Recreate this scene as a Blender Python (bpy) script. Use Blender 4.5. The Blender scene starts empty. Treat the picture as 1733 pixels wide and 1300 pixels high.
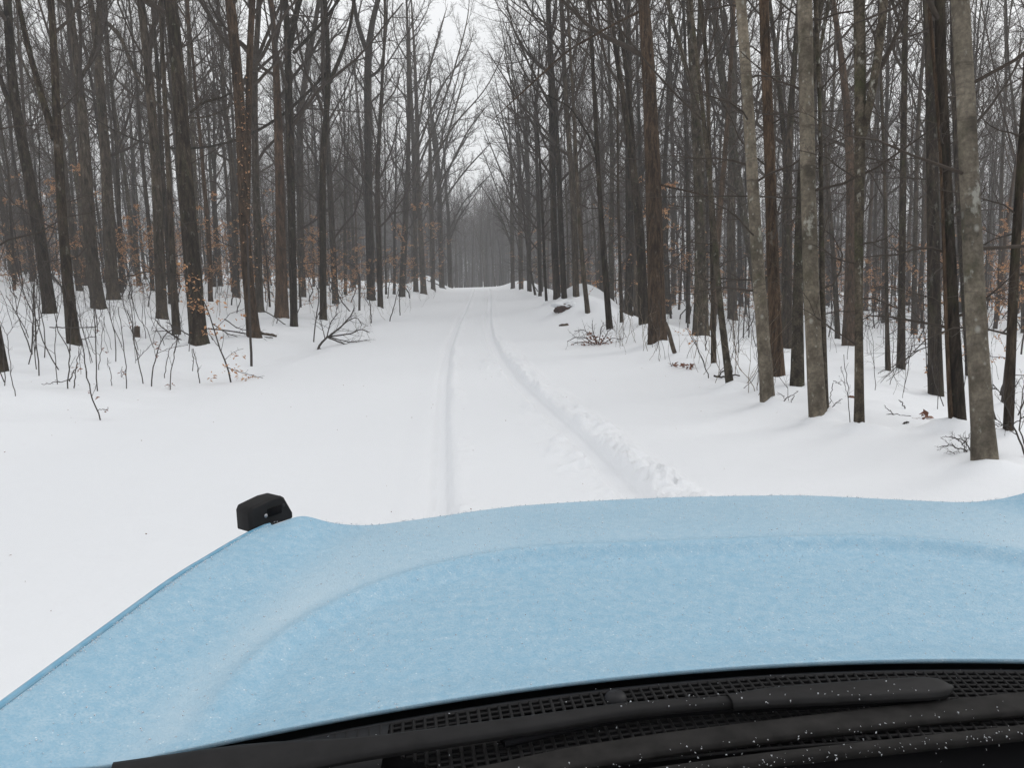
import bpy, math, random
import numpy as np
from math import sin, cos, radians, pi, sqrt

random.seed(7)
RNG = np.random.default_rng(11)
S = bpy.context.scene
COL = S.collection

# ------------------------------------------------------------------ camera numbers
F, PW, PH = 1300.0, 1733, 1300
EYE = np.array([0.0, 0.0, 1.75])
YAW, PITCH, ROLL = -2.25, 8.1, -1.5


def _rx(a):
    c, s = cos(a), sin(a)
    return np.array([[1, 0, 0], [0, c, -s], [0, s, c]])


def _rz(a):
    c, s = cos(a), sin(a)
    return np.array([[c, -s, 0], [s, c, 0], [0, 0, 1]])


CR = _rz(radians(YAW)) @ _rx(radians(90 - PITCH)) @ _rz(radians(ROLL))


def ray(px, py):
    return CR @ np.array([(px - PW / 2) / F, -(py - PH / 2) / F, -1.0])


def atz(px, py, z):
    d = ray(px, py)
    return EYE + d * ((z - EYE[2]) / d[2])


# ------------------------------------------------------------------ noise
def _hash(ix, iy, seed):
    h = (ix.astype(np.int64) * 374761393 + iy.astype(np.int64) * 668265263 + seed * 982451653) & 0xFFFFFFFF
    h = ((h ^ (h >> 13)) * 1274126177) & 0xFFFFFFFF
    return ((h ^ (h >> 16)) & 0xFFFF) / 65535.0


def vnoise(x, y, seed=0):
    x = np.asarray(x, float); y = np.asarray(y, float)
    ix, iy = np.floor(x), np.floor(y)
    fx, fy = x - ix, y - iy
    fx = fx * fx * fx * (fx * (fx * 6 - 15) + 10); fy = fy * fy * fy * (fy * (fy * 6 - 15) + 10)
    a, b = _hash(ix, iy, seed), _hash(ix + 1, iy, seed)
    c, d = _hash(ix, iy + 1, seed), _hash(ix + 1, iy + 1, seed)
    return (a + (b - a) * fx) * (1 - fy) + (c + (d - c) * fx) * fy


def fbm(x, y, seed=0, octs=4):
    t, a, n = 0, 0.5, 0
    for i in range(octs):
        t = t + a * vnoise(x * 2 ** i + 17.3 * i, y * 2 ** i - 9.1 * i, seed + i); n += a; a *= 0.5
    return t / n - 0.5


def sstep(a, b, x):
    t = np.clip((x - a) / (b - a), 0, 1)
    return t * t * (3 - 2 * t)


# ------------------------------------------------------------------ terrain
LT = [atz(x, y, 0) for x, y in [(746, 900), (747, 840), (748, 760), (749, 700), (752, 640), (759, 590), (773, 550), (787, 525), (796, 505), (801, 493)]]
RT = [atz(x, y, 0) for x, y in [(1140, 900), (1072, 836), (1018, 780), (965, 730), (915, 685), (870, 640), (842, 600), (829, 570), (826, 545), (828, 515), (829, 493)]]


def track_x(pts, y):
    return np.interp(y, [p[1] for p in pts], [p[0] for p in pts])


def cell_clods(x, y, sc, seed):
    """rounded lumps: each lattice cell holds one dome"""
    X, Y = x * sc, y * sc
    best = np.zeros_like(X)
    ix, iy = np.floor(X), np.floor(Y)
    for dx in (-1, 0, 1):
        for dy in (-1, 0, 1):
            cx, cy = ix + dx, iy + dy
            px = cx + _hash(cx, cy, seed); py = cy + _hash(cx, cy, seed + 5)
            r = 0.35 + 0.55 * _hash(cx, cy, seed + 9)
            q = 1 - ((X - px) ** 2 + (Y - py) ** 2) / (r * r)
            best = np.maximum(best, np.sqrt(np.clip(q, 0, 1)) * r)
    return best


def height(x, y, fine=False):
    x = np.asarray(x, float); y = np.asarray(y, float)
    z = -0.028 * np.maximum(0, np.sqrt((y - 118) ** 2 + 60) + (y - 118) - 0) / 2 * (1 - sstep(150, 330, y) * 0.9)
    z = z + 0.1 * sstep(60, 112, y)
    dl = np.maximum(0, -x - 8)
    z = z + 0.28 * sstep(4.2, 8.0, -x) + 0.125 * 38 * (1 - np.exp(-dl / 38))
    dr = np.maximum(0, x - 7)
    z = z + 0.14 * np.exp(-((x - 4.3) / 0.9) ** 2) - 0.62 * sstep(4.9, 8.6, x) - 0.05 * 60 * (1 - np.exp(-dr / 60))
    off = sstep(3.6, 6.0, np.abs(x + 0.4))
    z = z + off * (0.48 * fbm(x / 6, y / 6, 3, 4) + 0.16 * fbm(x / 1.3, y / 1.3, 21, 3)) + 0.05 * fbm(x / 3.2, y / 4.5, 31, 3)
    # soft ditch hollow along the left verge
    z = z - 0.27 * np.exp(-((x + 5.0 + 0.6 * fbm(y / 7, x / 9, 45, 2)) / 0.75) ** 2) * (0.55 + fbm(x / 5, y / 5, 44, 2))
    # mounds
    for mx, my, h, rx, ry in MOUNDS:
        z = z + h * np.exp(-(((x - mx) / rx) ** 2 + ((y - my) / ry) ** 2))
    if fine:
        for pts, side in ((LT, 0), (RT, 1)):
            o = x - track_x(pts, y)
            ao = np.abs(o)
            amp = sstep(112, 90, y)
            groove = -0.05 * (1 - sstep(0.06 + 0.03 * side, 0.09 + 0.05 * side, ao))
            ridge = 0.012 * np.exp(-((ao - 0.15) / 0.05) ** 2)
            patch = sstep(0.35, 0.62, vnoise(x * 1.1, y * 0.8, 71 + side))
            cl = cell_clods(x, y, 7.0, 91) * 0.5 + cell_clods(x, y, 13.0, 93) * 0.5 + cell_clods(x, y, 24.0, 97) * 0.3
            rough = fbm(x * 12, y * 12, 51, 3)
            if side:
                near = 0.35 + 0.65 * sstep(24, 9, y)
                wr = sstep(0.12, 0.2, o) * sstep(0.62 - 0.1 * (1 - near), 0.34, o)
                wl = sstep(0.10, 0.16, -o) * sstep(0.62, 0.2, -o) * (0.35 + 0.65 * patch)
                lum = wr * near * (0.16 * cl * (0.15 + vnoise(x * 2.6, y * 2.6, 12)) + 0.01 + 0.03 * rough) + wl * (0.09 * cl * (0.2 + vnoise(x * 3, y * 3, 14)) + 0.03 * rough)
            else:
                wr = sstep(0.11, 0.16, o) * sstep(0.36, 0.2, o) * patch
                wl = sstep(0.14, 0.2, -o) * sstep(0.4, 0.25, -o)
                lum = wr * (0.05 * cl + 0.01 * rough) + wl * (0.012 + 0.012 * rough)
                lum = lum - 0.008 * (1 - sstep(0.0, 0.3, np.abs(o + 0.08)))
            z = z + amp * (groove + ridge + lum)
        z = z + 0.012 * off * fbm(x / 0.35, y / 0.35, 61, 3) + 0.003 * fbm(x * 3, y * 3, 66, 3)
    return z


MOUNDS = []
MOUNDS += [(3.7, 27.8, 0.80, 1.25, 2.0), (5.2, 37.0, 1.25, 1.6, 2.4), (3.2, 33.0, 0.35, 1.3, 3.0), (-6.4, 96, 1.6, 2.2, 12), (6.5, 100, 0.9, 3, 14)]


def ground_hit(px, py):
    d = ray(px, py)
    t = 2.0
    prev = t
    while t < 400:
        p = EYE + d * t
        if p[2] < float(height(p[0], p[1])):
            lo, hi = prev, t
            for _ in range(24):
                m = (lo + hi) / 2
                p = EYE + d * m
                if p[2] < float(height(p[0], p[1])): hi = m
                else: lo = m
            return EYE + d * hi
        prev = t
        t *= 1.02
    return EYE + d * 120.0


# ------------------------------------------------------------------ mesh helpers
def mesh_np(name, verts, quads=None, tris=None, smooth=True):
    me = bpy.data.meshes.new(name)
    verts = np.asarray(verts, np.float32).reshape(-1, 3)
    loops, starts, n = [], [], 0
    if quads is not None and len(quads):
        q = np.asarray(quads, np.int32); loops.append(q.ravel()); starts.append(np.arange(len(q)) * 4); n += len(q) * 4
    if tris is not None and len(tris):
        q = np.asarray(tris, np.int32); loops.append(q.ravel()); starts.append(n + np.arange(len(q)) * 3); n += len(q) * 3
    loops = np.concatenate(loops); starts = np.concatenate(starts)
    me.vertices.add(len(verts)); me.vertices.foreach_set("co", verts.ravel())
    me.loops.add(len(loops)); me.loops.foreach_set("vertex_index", loops.astype(np.int32))
    me.polygons.add(len(starts)); me.polygons.foreach_set("loop_start", starts.astype(np.int32))
    me.update(calc_edges=True)
    me.validate()
    if smooth:
        me.polygons.foreach_set("use_smooth", np.ones(len(me.polygons), bool))
    return me


def obj(name, me, mat=None, parent=None, loc=None):
    if mat is not None and not me.materials:
        me.materials.append(mat)
    o = bpy.data.objects.new(name, me)
    COL.objects.link(o)
    if parent is not None: o.parent = parent
    if loc is not None: o.location = [float(v) for v in loc]
    return o


def tag(o, label=None, cat=None, group=None, kind=None):
    if label: o["label"] = label
    if cat: o["category"] = cat
    if group: o["group"] = group
    if kind: o["kind"] = kind
    return o


def thing(name, label, cat, loc=(0, 0, 0), rz=0.0, group=None):
    o = bpy.data.objects.new(name, None)
    COL.objects.link(o)
    o.empty_display_size = 0.2
    o.location = [float(v) for v in loc]; o.rotation_euler = (0, 0, rz)
    return tag(o, label, cat, group)


class Geo:
    """collects vertices and faces of ONE mesh"""
    def __init__(self):
        self.v, self.q, self.t, self.n = [], [], [], 0

    def add(self, v, q=None, t=None):
        v = np.asarray(v, float).reshape(-1, 3)
        if q is not None and len(q): self.q.append(np.asarray(q) + self.n)
        if t is not None and len(t): self.t.append(np.asarray(t) + self.n)
        self.v.append(v); self.n += len(v)
        return self

    def tubes(self, P, Rr, s):
        """P (n,k,3) polylines, Rr (n,k) radii"""
        P = np.asarray(P, float); Rr = np.asarray(Rr, float)
        n, k, _ = P.shape
        if n == 0: return self
        T = np.gradient(P, axis=1)
        T /= np.linalg.norm(T, axis=2, keepdims=True) + 1e-12
        ref = np.where(np.abs(T.mean(1, keepdims=True)[..., 2:3]) > 0.8, np.array([1.0, 0, 0]), np.array([0, 0, 1.0]))
        N = np.cross(T, ref); N /= np.linalg.norm(N, axis=2, keepdims=True) + 1e-12
        B = np.cross(T, N)
        a = np.arange(s) * 2 * pi / s
        V = P[:, :, None, :] + Rr[:, :, None, None] * (np.cos(a)[None, None, :, None] * N[:, :, None, :] + np.sin(a)[None, None, :, None] * B[:, :, None, :])
        b = (np.arange(n) * k * s)[:, None, None]
        i = (np.arange(k - 1) * s)[None, :, None]
        j = np.arange(s)[None, None, :]
        j2 = (j + 1) % s
        Q = np.stack([b + i + j, b + i + j2, b + i + s + j2, b + i + s + j], -1).reshape(-1, 4)
        return self.add(V.reshape(-1, 3), Q)

    def grid(self, V):
        """V (a,b,3) surface"""
        V = np.asarray(V, float)
        a, b, _ = V.shape
        i, j = np.meshgrid(np.arange(a - 1), np.arange(b - 1), indexing='ij')
        k = (i * b + j).ravel()
        return self.add(V.reshape(-1, 3), np.stack([k, k + 1, k + b + 1, k + b], -1))

    def box(self, c, sx, sy, sz, ax=None):
        """box with half sizes, ax = optional 3x3 rows of axes"""
        c = np.array(c, float)
        A = np.eye(3) if ax is None else np.asarray(ax, float)
        v = [c + A[0] * sx * i + A[1] * sy * j + A[2] * sz * k for i in (-1, 1) for j in (-1, 1) for k in (-1, 1)]
        return self.add(v, [(0, 1, 3, 2), (4, 6, 7, 5), (0, 4, 5, 1), (2, 3, 7, 6), (0, 2, 6, 4), (1, 5, 7, 3)])

    def prism(self, poly, off):
        """poly: list of 3-D points; off: extrusion vector"""
        p = np.array(poly, float); n = len(p)
        v = np.concatenate([p, p + np.array(off)])
        c0, c1 = p.mean(0), p.mean(0) + np.array(off)
        v = np.concatenate([v, [c0], [c1]])
        t = [(2 * n, (i + 1) % n, i) for i in range(n)] + [(2 * n + 1, n + i, n + (i + 1) % n) for i in range(n)]
        q = [(i, (i + 1) % n, n + (i + 1) % n, n + i) for i in range(n)]
        return self.add(v, q, t)

    def mesh(self, name, smooth=True):
        return mesh_np(name, np.concatenate(self.v), np.concatenate(self.q) if self.q else None, np.concatenate(self.t) if self.t else None, smooth)


# ------------------------------------------------------------------ materials
def mat_new(name):
    m = bpy.data.materials.new(name); m.use_nodes = True
    nt = m.node_tree
    return m, nt, nt.nodes["Principled BSDF"]


def nd(nt, typ, **kw):
    n = nt.nodes.new(typ)
    for k, v in kw.items():
        if k in n.inputs: n.inputs[k].default_value = v
        else: setattr(n, k, v)
    return n


def ramp(nt, src, stops):
    r = nt.nodes.new("ShaderNodeValToRGB")
    e = r.color_ramp.elements
    while len(e) > 1: e.remove(e[-1])
    e[0].position, e[0].color = stops[0][0], (*stops[0][1], 1)
    for p, c in stops[1:]:
        x = e.new(p); x.color = (*c, 1)
    nt.links.new(src, r.inputs[0])
    return r


def mapped(nt, scale, coord="Object"):
    tc = nt.nodes.new("ShaderNodeTexCoord"); mp = nt.nodes.new("ShaderNodeMapping")
    mp.inputs["Scale"].default_value = scale
    nt.links.new(tc.outputs[coord], mp.inputs["Vector"])
    return mp


def noise(nt, mp, scale, detail=4, rough=0.55):
    n = nd(nt, "ShaderNodeTexNoise", Scale=scale, Detail=detail, Roughness=rough)
    nt.links.new(mp.outputs[0], n.inputs["Vector"])
    return n


def mixc(nt, fac, a, b, blend="MIX"):
    m = nt.nodes.new("ShaderNodeMix"); m.data_type = "RGBA"; m.blend_type = blend
    for s, v in ((m.inputs[0], fac), (m.inputs[6], a), (m.inputs[7], b)):
        if hasattr(v, "links"): nt.links.new(v, s)
        else: s.default_value = v if isinstance(v, (int, float)) else (*v, 1)
    return m.outputs[2]


def bump(nt, b, src, strength, dist):
    n = nd(nt, "ShaderNodeBump", Strength=strength, Distance=dist)
    nt.links.new(src, n.inputs["Height"]); nt.links.new(n.outputs[0], b.inputs["Normal"])
    return n


def bark_mat(name, dark, light, furrow=(9, 9, 1.1), fc=1.0, moss=0.0, lichen=0.0, bands=0.0, bstr=0.8):
    m, nt, b = mat_new(name)
    mp = mapped(nt, furrow)
    n = noise(nt, mp, 1.6, 6, 0.62)
    big = noise(nt, mapped(nt, (1.2, 1.2, 0.5)), 1.5, 3)
    c = ramp(nt, n.outputs[0], [(0.36, dark), (0.66, light)]).outputs[0]
    k = ramp(nt, big.outputs[0], [(0.3, (0.62, 0.62, 0.62)), (0.7, (1.25, 1.22, 1.2))]).outputs[0]
    c = mixc(nt, 1.0, c, k, "MULTIPLY")
    fine = noise(nt, mapped(nt, (furrow[0] * 4.5, furrow[1] * 4.5, furrow[2] * 7)), 1.5, 4, 0.7)
    kf = ramp(nt, fine.outputs[0], [(0.32, (1 - 0.5 * fc,) * 3), (0.68, (1 + 0.4 * fc, 1 + 0.38 * fc, 1 + 0.34 * fc))]).outputs[0]
    c = mixc(nt, 1.0, c, kf, "MULTIPLY")
    if moss:
        mm = noise(nt, mapped(nt, (2.5, 2.5, 1.2)), 2.2, 5, 0.65)
        f = ramp(nt, mm.outputs[0], [(0.52, (0, 0, 0)), (0.70, (moss,) * 3)]).outputs[0]
        c = mixc(nt, f, c, (0.055, 0.062, 0.028))
    if lichen:
        lm = noise(nt, mapped(nt, (6, 6, 3.5)), 1.6, 4, 0.6)
        f = ramp(nt, lm.outputs[0], [(0.62, (0, 0, 0)), (0.70, (lichen,) * 3)]).outputs[0]
        c = mixc(nt, f, c, (0.30, 0.30, 0.27))
    if fc < 1:      # pale-barked beeches: round lichen spots and dark knots
        for sc, lo, hi, col in (((9, 9, 6), 0.14, 0.24, (0.34, 0.34, 0.31)), ((2.2, 2.2, 1.5), 0.10, 0.17, (0.030, 0.026, 0.022)), ((14, 14, 11), 0.10, 0.2, (0.30, 0.30, 0.27))):
            vo = nt.nodes.new("ShaderNodeTexVoronoi"); vo.inputs["Scale"].default_value = 1.0
            nt.links.new(mapped(nt, sc).outputs[0], vo.inputs["Vector"])
            f = ramp(nt, vo.outputs["Distance"], [(lo * 0.6, (0.6,) * 3), (hi, (0, 0, 0))]).outputs[0]
            gate = ramp(nt, vo.outputs["Color"], [(0.50, (0, 0, 0)), (0.55, (1, 1, 1))]).outputs[0]
            c = mixc(nt, mixc(nt, 1.0, f, gate, "MULTIPLY"), c, col)
    if bands:
        bm = noise(nt, mapped(nt, (1.6, 1.6, 14)), 1.3, 4, 0.6)
        f = ramp(nt, bm.outputs[0], [(0.58, (0, 0, 0)), (0.72, (bands,) * 3)]).outputs[0]
        c = mixc(nt, f, c, tuple(v * 0.55 for v in dark))
    oi = nt.nodes.new("ShaderNodeObjectInfo")
    rr = ramp(nt, oi.outputs["Random"], [(0, (0.8, 0.8, 0.8)), (0.5, (1.0, 0.99, 0.98)), (1, (1.22, 1.18, 1.12))]).outputs[0]
    c = mixc(nt, 1.0, c, rr, "MULTIPLY")
    nt.links.new(c, b.inputs["Base Color"])
    b.inputs["Roughness"].default_value = 0.9
    b.inputs["Specular IOR Level"].default_value = 0.05
    ad = nt.nodes.new("ShaderNodeMath"); ad.operation = "MULTIPLY_ADD"; ad.inputs[1].default_value = 0.35
    nt.links.new(fine.outputs[0], ad.inputs[0]); nt.links.new(n.outputs[0], ad.inputs[2])
    bump(nt, b, ad.outputs[0], bstr, 0.035)
    return m


def flat_mat(name, col, rough=0.7, spec=0.3, var=0.25, scale=20.0, metallic=0.0):
    m, nt, b = mat_new(name)
    n = noise(nt, mapped(nt, (1, 1, 1)), scale, 4)
    lo = tuple(v * (1 - var) for v in col); hi = tuple(min(1, v * (1 + var)) for v in col)
    nt.links.new(ramp(nt, n.outputs[0], [(0.3, lo), (0.7, hi)]).outputs[0], b.inputs["Base Color"])
    b.inputs["Roughness"].default_value = rough
    b.inputs["Specular IOR Level"].default_value = spec
    b.inputs["Metallic"].default_value = metallic
    return m


M = {}
M['bark_dark'] = bark_mat("bark_dark", (0.014, 0.011, 0.009), (0.062, 0.050, 0.039), moss=0.35, lichen=0.25)
M['bark_grey'] = bark_mat("bark_grey", (0.026, 0.021, 0.017), (0.100, 0.083, 0.066), moss=0.3, lichen=0.3)
M['bark_beech'] = bark_mat("bark_beech", (0.090, 0.079, 0.064), (0.190, 0.170, 0.138), furrow=(4, 4, 2.5), fc=0.7, moss=0.25, lichen=0.8, bands=0.7, bstr=0.35)
M['bark_rust'] = bark_mat("bark_rust", (0.028, 0.020, 0.014), (0.108, 0.075, 0.052), furrow=(12, 12, 1.4), lichen=0.2)
M['bark_orange'] = bark_mat("bark_orange", (0.042, 0.031, 0.024), (0.130, 0.084, 0.056), furrow=(7, 7, 1.3), bstr=1.0)
M['bark_mottle'] = bark_mat("bark_mottle", (0.036, 0.031, 0.025), (0.115, 0.10, 0.08), furrow=(7, 7, 4), moss=0.6, lichen=0.9, bstr=0.5)
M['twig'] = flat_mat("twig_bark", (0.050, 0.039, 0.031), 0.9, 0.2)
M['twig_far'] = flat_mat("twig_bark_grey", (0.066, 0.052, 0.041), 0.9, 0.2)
M['stem'] = flat_mat("sapling_bark", (0.050, 0.042, 0.037), 0.85, 0.25)
M['straw'] = flat_mat("dry_weed_stem", (0.16, 0.125, 0.09), 0.9, 0.2)
M['rot'] = flat_mat("weathered_wood", (0.070, 0.052, 0.038), 0.9, 0.2, 0.5, 12)
M['rock'] = flat_mat("reddish_rock", (0.060, 0.038, 0.033), 0.85, 0.3, 0.5, 6)


def leaf_mat(name, a, b_):
    m, nt, b = mat_new(name)
    geo = nt.nodes.new("ShaderNodeNewGeometry")
    c = ramp(nt, geo.outputs["Random Per Island"], [(0, a), (0.5, tuple((x + y) / 2 for x, y in zip(a, b_))), (1, b_)]).outputs[0]
    nt.links.new(c, b.inputs["Base Color"])
    b.inputs["Roughness"].default_value = 0.7
    b.inputs["Specular IOR Level"].default_value = 0.25
    tr = nt.nodes.new("ShaderNodeBsdfTranslucent"); nt.links.new(c, tr.inputs["Color"])
    mx = nt.nodes.new("ShaderNodeMixShader"); mx.inputs[0].default_value = 0.3
    out = nt.nodes["Material Output"]
    nt.links.new(b.outputs[0], mx.inputs[1]); nt.links.new(tr.outputs[0], mx.inputs[2]); nt.links.new(mx.outputs[0], out.inputs["Surface"])
    return m


M['leaf_tan'] = leaf_mat("tan_dead_leaf", (0.30, 0.14, 0.062), (0.58, 0.34, 0.18))
M['leaf_brown'] = leaf_mat("brown_dead_leaf", (0.10, 0.038, 0.022), (0.24, 0.11, 0.065))


def snow_mat(name, tint=(0.80, 0.815, 0.84)):
    m, nt, b = mat_new(name)
    mp = mapped(nt, (1, 1, 1))
    n1 = noise(nt, mp, 2.2, 5, 0.6); n2 = noise(nt, mp, 26, 4, 0.65)
    big = noise(nt, mapped(nt, (0.5, 0.12, 0.5)), 0.8, 3)
    c = ramp(nt, big.outputs[0], [(0.3, tuple(v * 0.975 for v in tint)), (0.7, tint)]).outputs[0]
    nt.links.new(c, b.inputs["Base Color"])
    b.inputs["Roughness"].default_value = 0.75
    b.inputs["Specular IOR Level"].default_value = 0.25
    ad = nt.nodes.new("ShaderNodeMath"); ad.operation = "MULTIPLY_ADD"; ad.inputs[1].default_value = 0.16
    nt.links.new(n2.outputs[0], ad.inputs[0]); nt.links.new(n1.outputs[0], ad.inputs[2])
    bump(nt, b, ad.outputs[0], 0.35, 0.05)
    return m


M['snow'] = snow_mat("snow")

# ------------------------------------------------------------------ tree growing
def norm(v):
    return v / (np.linalg.norm(v, axis=-1, keepdims=True) + 1e-12)


def grow(rng, P, Rr, m, t0, t1, a0, a1, length, k, up=0.1, wob=0.12, rr=0.6, rmax=9, rmin=0.0015, lt=0.6):
    n, kp, _ = P.shape
    seglen = np.linalg.norm(np.diff(P, axis=1), axis=2).sum(1)
    t = t0 + (t1 - t0) * (np.arange(m)[None, :] + rng.random((n, m))) / m
    f = t * (kp - 1); i = np.clip(f.astype(int), 0, kp - 2); w = (f - i)[..., None]
    rows = np.arange(n)[:, None]
    pos = P[rows, i] * (1 - w) + P[rows, i + 1] * w
    rad = Rr[rows, i] * (1 - w[..., 0]) + Rr[rows, i + 1] * w[..., 0]
    T = norm(P[rows, i + 1] - P[rows, i])
    ref = np.where(np.abs(T[..., 2:3]) > 0.9, np.array([1.0, 0, 0]), np.array([0, 0, 1.0]))
    N = norm(np.cross(T, ref)); B = np.cross(T, N)
    az = (np.arange(m) * 2.399)[None, :] + rng.random((n, 1)) * 6.28 + rng.normal(0, 0.5, (n, m))
    a = a0 + (a1 - a0) * rng.random((n, m))
    D = np.cos(a)[..., None] * T + np.sin(a)[..., None] * (np.cos(az)[..., None] * N + np.sin(az)[..., None] * B)
    Ln = (length if np.ndim(length) else length * seglen)
    Ln = np.asarray(Ln)[:, None] * (1 - lt * (t - t0) / max(1e-6, t1 - t0)) * rng.uniform(0.65, 1.25, (n, m))
    nn = n * m
    D = norm(D.reshape(nn, 3)); p = pos.reshape(nn, 3); st = (Ln.reshape(nn) / (k - 1))[:, None]
    pts = [p]
    for s in range(k - 1):
        p = p + D * st; pts.append(p)
        D = norm(D + np.array([0, 0, up]) + rng.normal(0, wob, (nn, 3)))
    r0 = np.clip(np.minimum(rad.reshape(nn) * rr, rmax), rmin, None)
    r = r0[:, None] * np.linspace(1, 0.3, k)[None, :]
    return np.stack(pts, 1), np.maximum(r, rmin * 0.6)


def crown_mesh(name, rng, TP, TR, t0=0.32, n1=13, n2=6, n3=6, n4=4, len1=0.30, low=6, spread=(0.55, 1.0), up=0.13, minr=1.0):
    """limbs, branches and twigs growing on trunk polylines TP (n,k,3)"""
    g = Geo()
    P1, R1 = grow(rng, TP, TR, n1, t0, 0.97, *spread, len1, 8, up, 0.13, 0.55, 0.07, lt=0.55)
    g.tubes(P1, R1, 5)
    P2, R2 = grow(rng, P1, R1, n2, 0.15, 0.97, 0.5, 1.05, 0.50, 6, up * 0.8, 0.16, 0.62, 0.03, 0.004)
    g.tubes(P2, R2, 4)
    src, srr = np.concatenate([P2]), R2
    P3, R3 = grow(rng, src, srr, n3, 0.1, 0.98, 0.45, 1.0, 0.48, 4, 0.06, 0.18, 0.6, 0.010, 0.0028 * minr)
    g.tubes(P3, R3, 3)
    if n4:
        P4, R4 = grow(rng, P3, R3, n4, 0.15, 1.0, 0.4, 0.9, 0.55, 3, 0.05, 0.15, 0.7, 0.0045, 0.0019 * minr)
        g.tubes(P4, R4, 3)
    if low:
        Pb, Rb = grow(rng, TP[:1], TR[:1], low, 0.07, t0, 0.9, 1.6, 0.10, 6, 0.03, 0.2, 0.25, 0.016, 0.004)
        g.tubes(Pb, Rb, 4)
        Pc, Rc = grow(rng, Pb, Rb, 6, 0.2, 1.0, 0.5, 1.1, 0.45, 4, 0.02, 0.2, 0.6, 0.006, 0.0022)
        g.tubes(Pc, Rc, 3)
        Pd, Rd = grow(rng, Pc, Rc, 4, 0.2, 1.0, 0.5, 1.1, 0.5, 3, 0.02, 0.2, 0.6, 0.004, 0.0018)
        g.tubes(Pd, Rd, 3)
    return g.mesh(name)


def resample(P, Rr, k, smooth=2):
    P = np.asarray(P, float); Rr = np.asarray(Rr, float)
    d = np.concatenate([[0], np.cumsum(np.linalg.norm(np.diff(P, axis=0), axis=1))])
    s = np.linspace(0, d[-1], k)
    Q = np.stack([np.interp(s, d, P[:, i]) for i in range(3)], 1)
    r = np.interp(s, d, Rr)
    for _ in range(smooth):
        Q[1:-1] = (Q[:-2] + 2 * Q[1:-1] + Q[2:]) / 4
        r[1:-1] = (r[:-2] + 2 * r[1:-1] + r[2:]) / 4
    return Q, r


def add_flare(P, Rr, sides_down=0.35, flare=1.4):
    """extra rings that spread at the snow line and run under it"""
    b, r = P[0], Rr[0]
    d = norm(P[1] - P[0])
    rings = [(b - d * sides_down, r * (flare + 0.35)), (b - d * 0.03, r * flare), (b + d * 0.10, r * (1 + (flare - 1) * 0.5)), (b + d * 0.30, r * (1 + (flare - 1) * 0.15))]
    k = np.linalg.norm(P - b, axis=1) > 0.5
    return np.concatenate([[q[0] for q in rings], P[k]]), np.concatenate([[q[1] for q in rings], Rr[k]])


def lump(g, P, Rr, s, rng, amp=0.06):
    """tube with slightly irregular rings (buttresses, swellings)"""
    n0 = g.n
    g.tubes(P[None], Rr[None], s)
    V = g.v[-1].reshape(len(P), s, 3)
    ph = rng.random(3) * 6.28
    a = np.arange(s) * 2 * pi / s
    zz = np.arange(len(P)) * 0.45
    f = 1 + amp * (np.sin(2 * a[None] + ph[0] + zz[:, None] * 0.4) * 0.6 + np.sin(3 * a[None] + ph[1] - zz[:, None] * 0.7) * 0.5 + np.sin(zz[:, None] * 1.7 + ph[2]) * 0.35)
    f[:3] += amp * 1.6 * np.sin(5 * a[None] + ph[2])
    g.v[-1] = (P[:, None] + (V - P[:, None]) * f[..., None]).reshape(-1, 3)


# ---------------- tree variants for the woods behind
def variant(seed, H, r, young=False, lean=0.04):
    rng = np.random.default_rng(seed)
    k = 15
    z = np.linspace(0, H, k)
    P = np.stack([np.cumsum(rng.normal(0, lean * H / k, k)), np.cumsum(rng.normal(0, lean * H / k, k)), z], 1)
    P -= P[0]
    Rr = r * (1 - 0.93 * (z / H) ** 1.15)
    TP, TR = [P], [Rr]
    if not young and rng.random() < 0.7:      # a fork
        i = rng.integers(5, 9)
        a = rng.random() * 6.28
        m = k - i
        off = np.linspace(0, 1, m)[:, None] ** 0.8 * np.array([cos(a), sin(a), 0]) * H * rng.uniform(0.10, 0.2)
        Q = P[i:] + off
        Q, rq = resample(Q, Rr[i:] * 0.75, k, 1)
        TP.append(Q); TR.append(rq)
    g = Geo()
    Pf, Rf = add_flare(*resample(P, Rr, 15, 1), 0.5, 1.35)
    lump(g, Pf, Rf, 8, rng)
    for Q, rq in zip(TP[1:], TR[1:]): g.tubes(Q[None], rq[None], 7)
    tr = g.mesh("trunk_mesh")
    if young:
        cr = crown_mesh("crown_mesh", rng, np.array(TP), np.array(TR), 0.15, 17, 6, 6, 4, 0.24, 4, (0.6, 1.15), 0.10, 1.8)
    else:
        n = len(TP)
        cr = crown_mesh("crown_mesh", rng, np.array(TP), np.array(TR), rng.uniform(0.24, 0.38), 16 if n == 1 else 11, 7, 7, 5, 0.30 if n == 1 else 0.27, 7, (0.5, 1.0), 0.14, 1.5)
    return tr, cr


VAR = [variant(100 + i, 19 + 5 * random.random(), 0.085 + 0.013 * i) for i in range(9)]
YOUNG = [variant(200 + i, 9 + 4 * random.random(), 0.035 + 0.010 * i, True, 0.06) for i in range(4)]

# ------------------------------------------------------------------ the trees one can tell apart
# label, bark, stem outline as seen (x, y, width from the base up), forks, options
T = []


def tree(label, bark, stem, forks=(), **o):
    T.append((label, bark, stem, forks, o))


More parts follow.
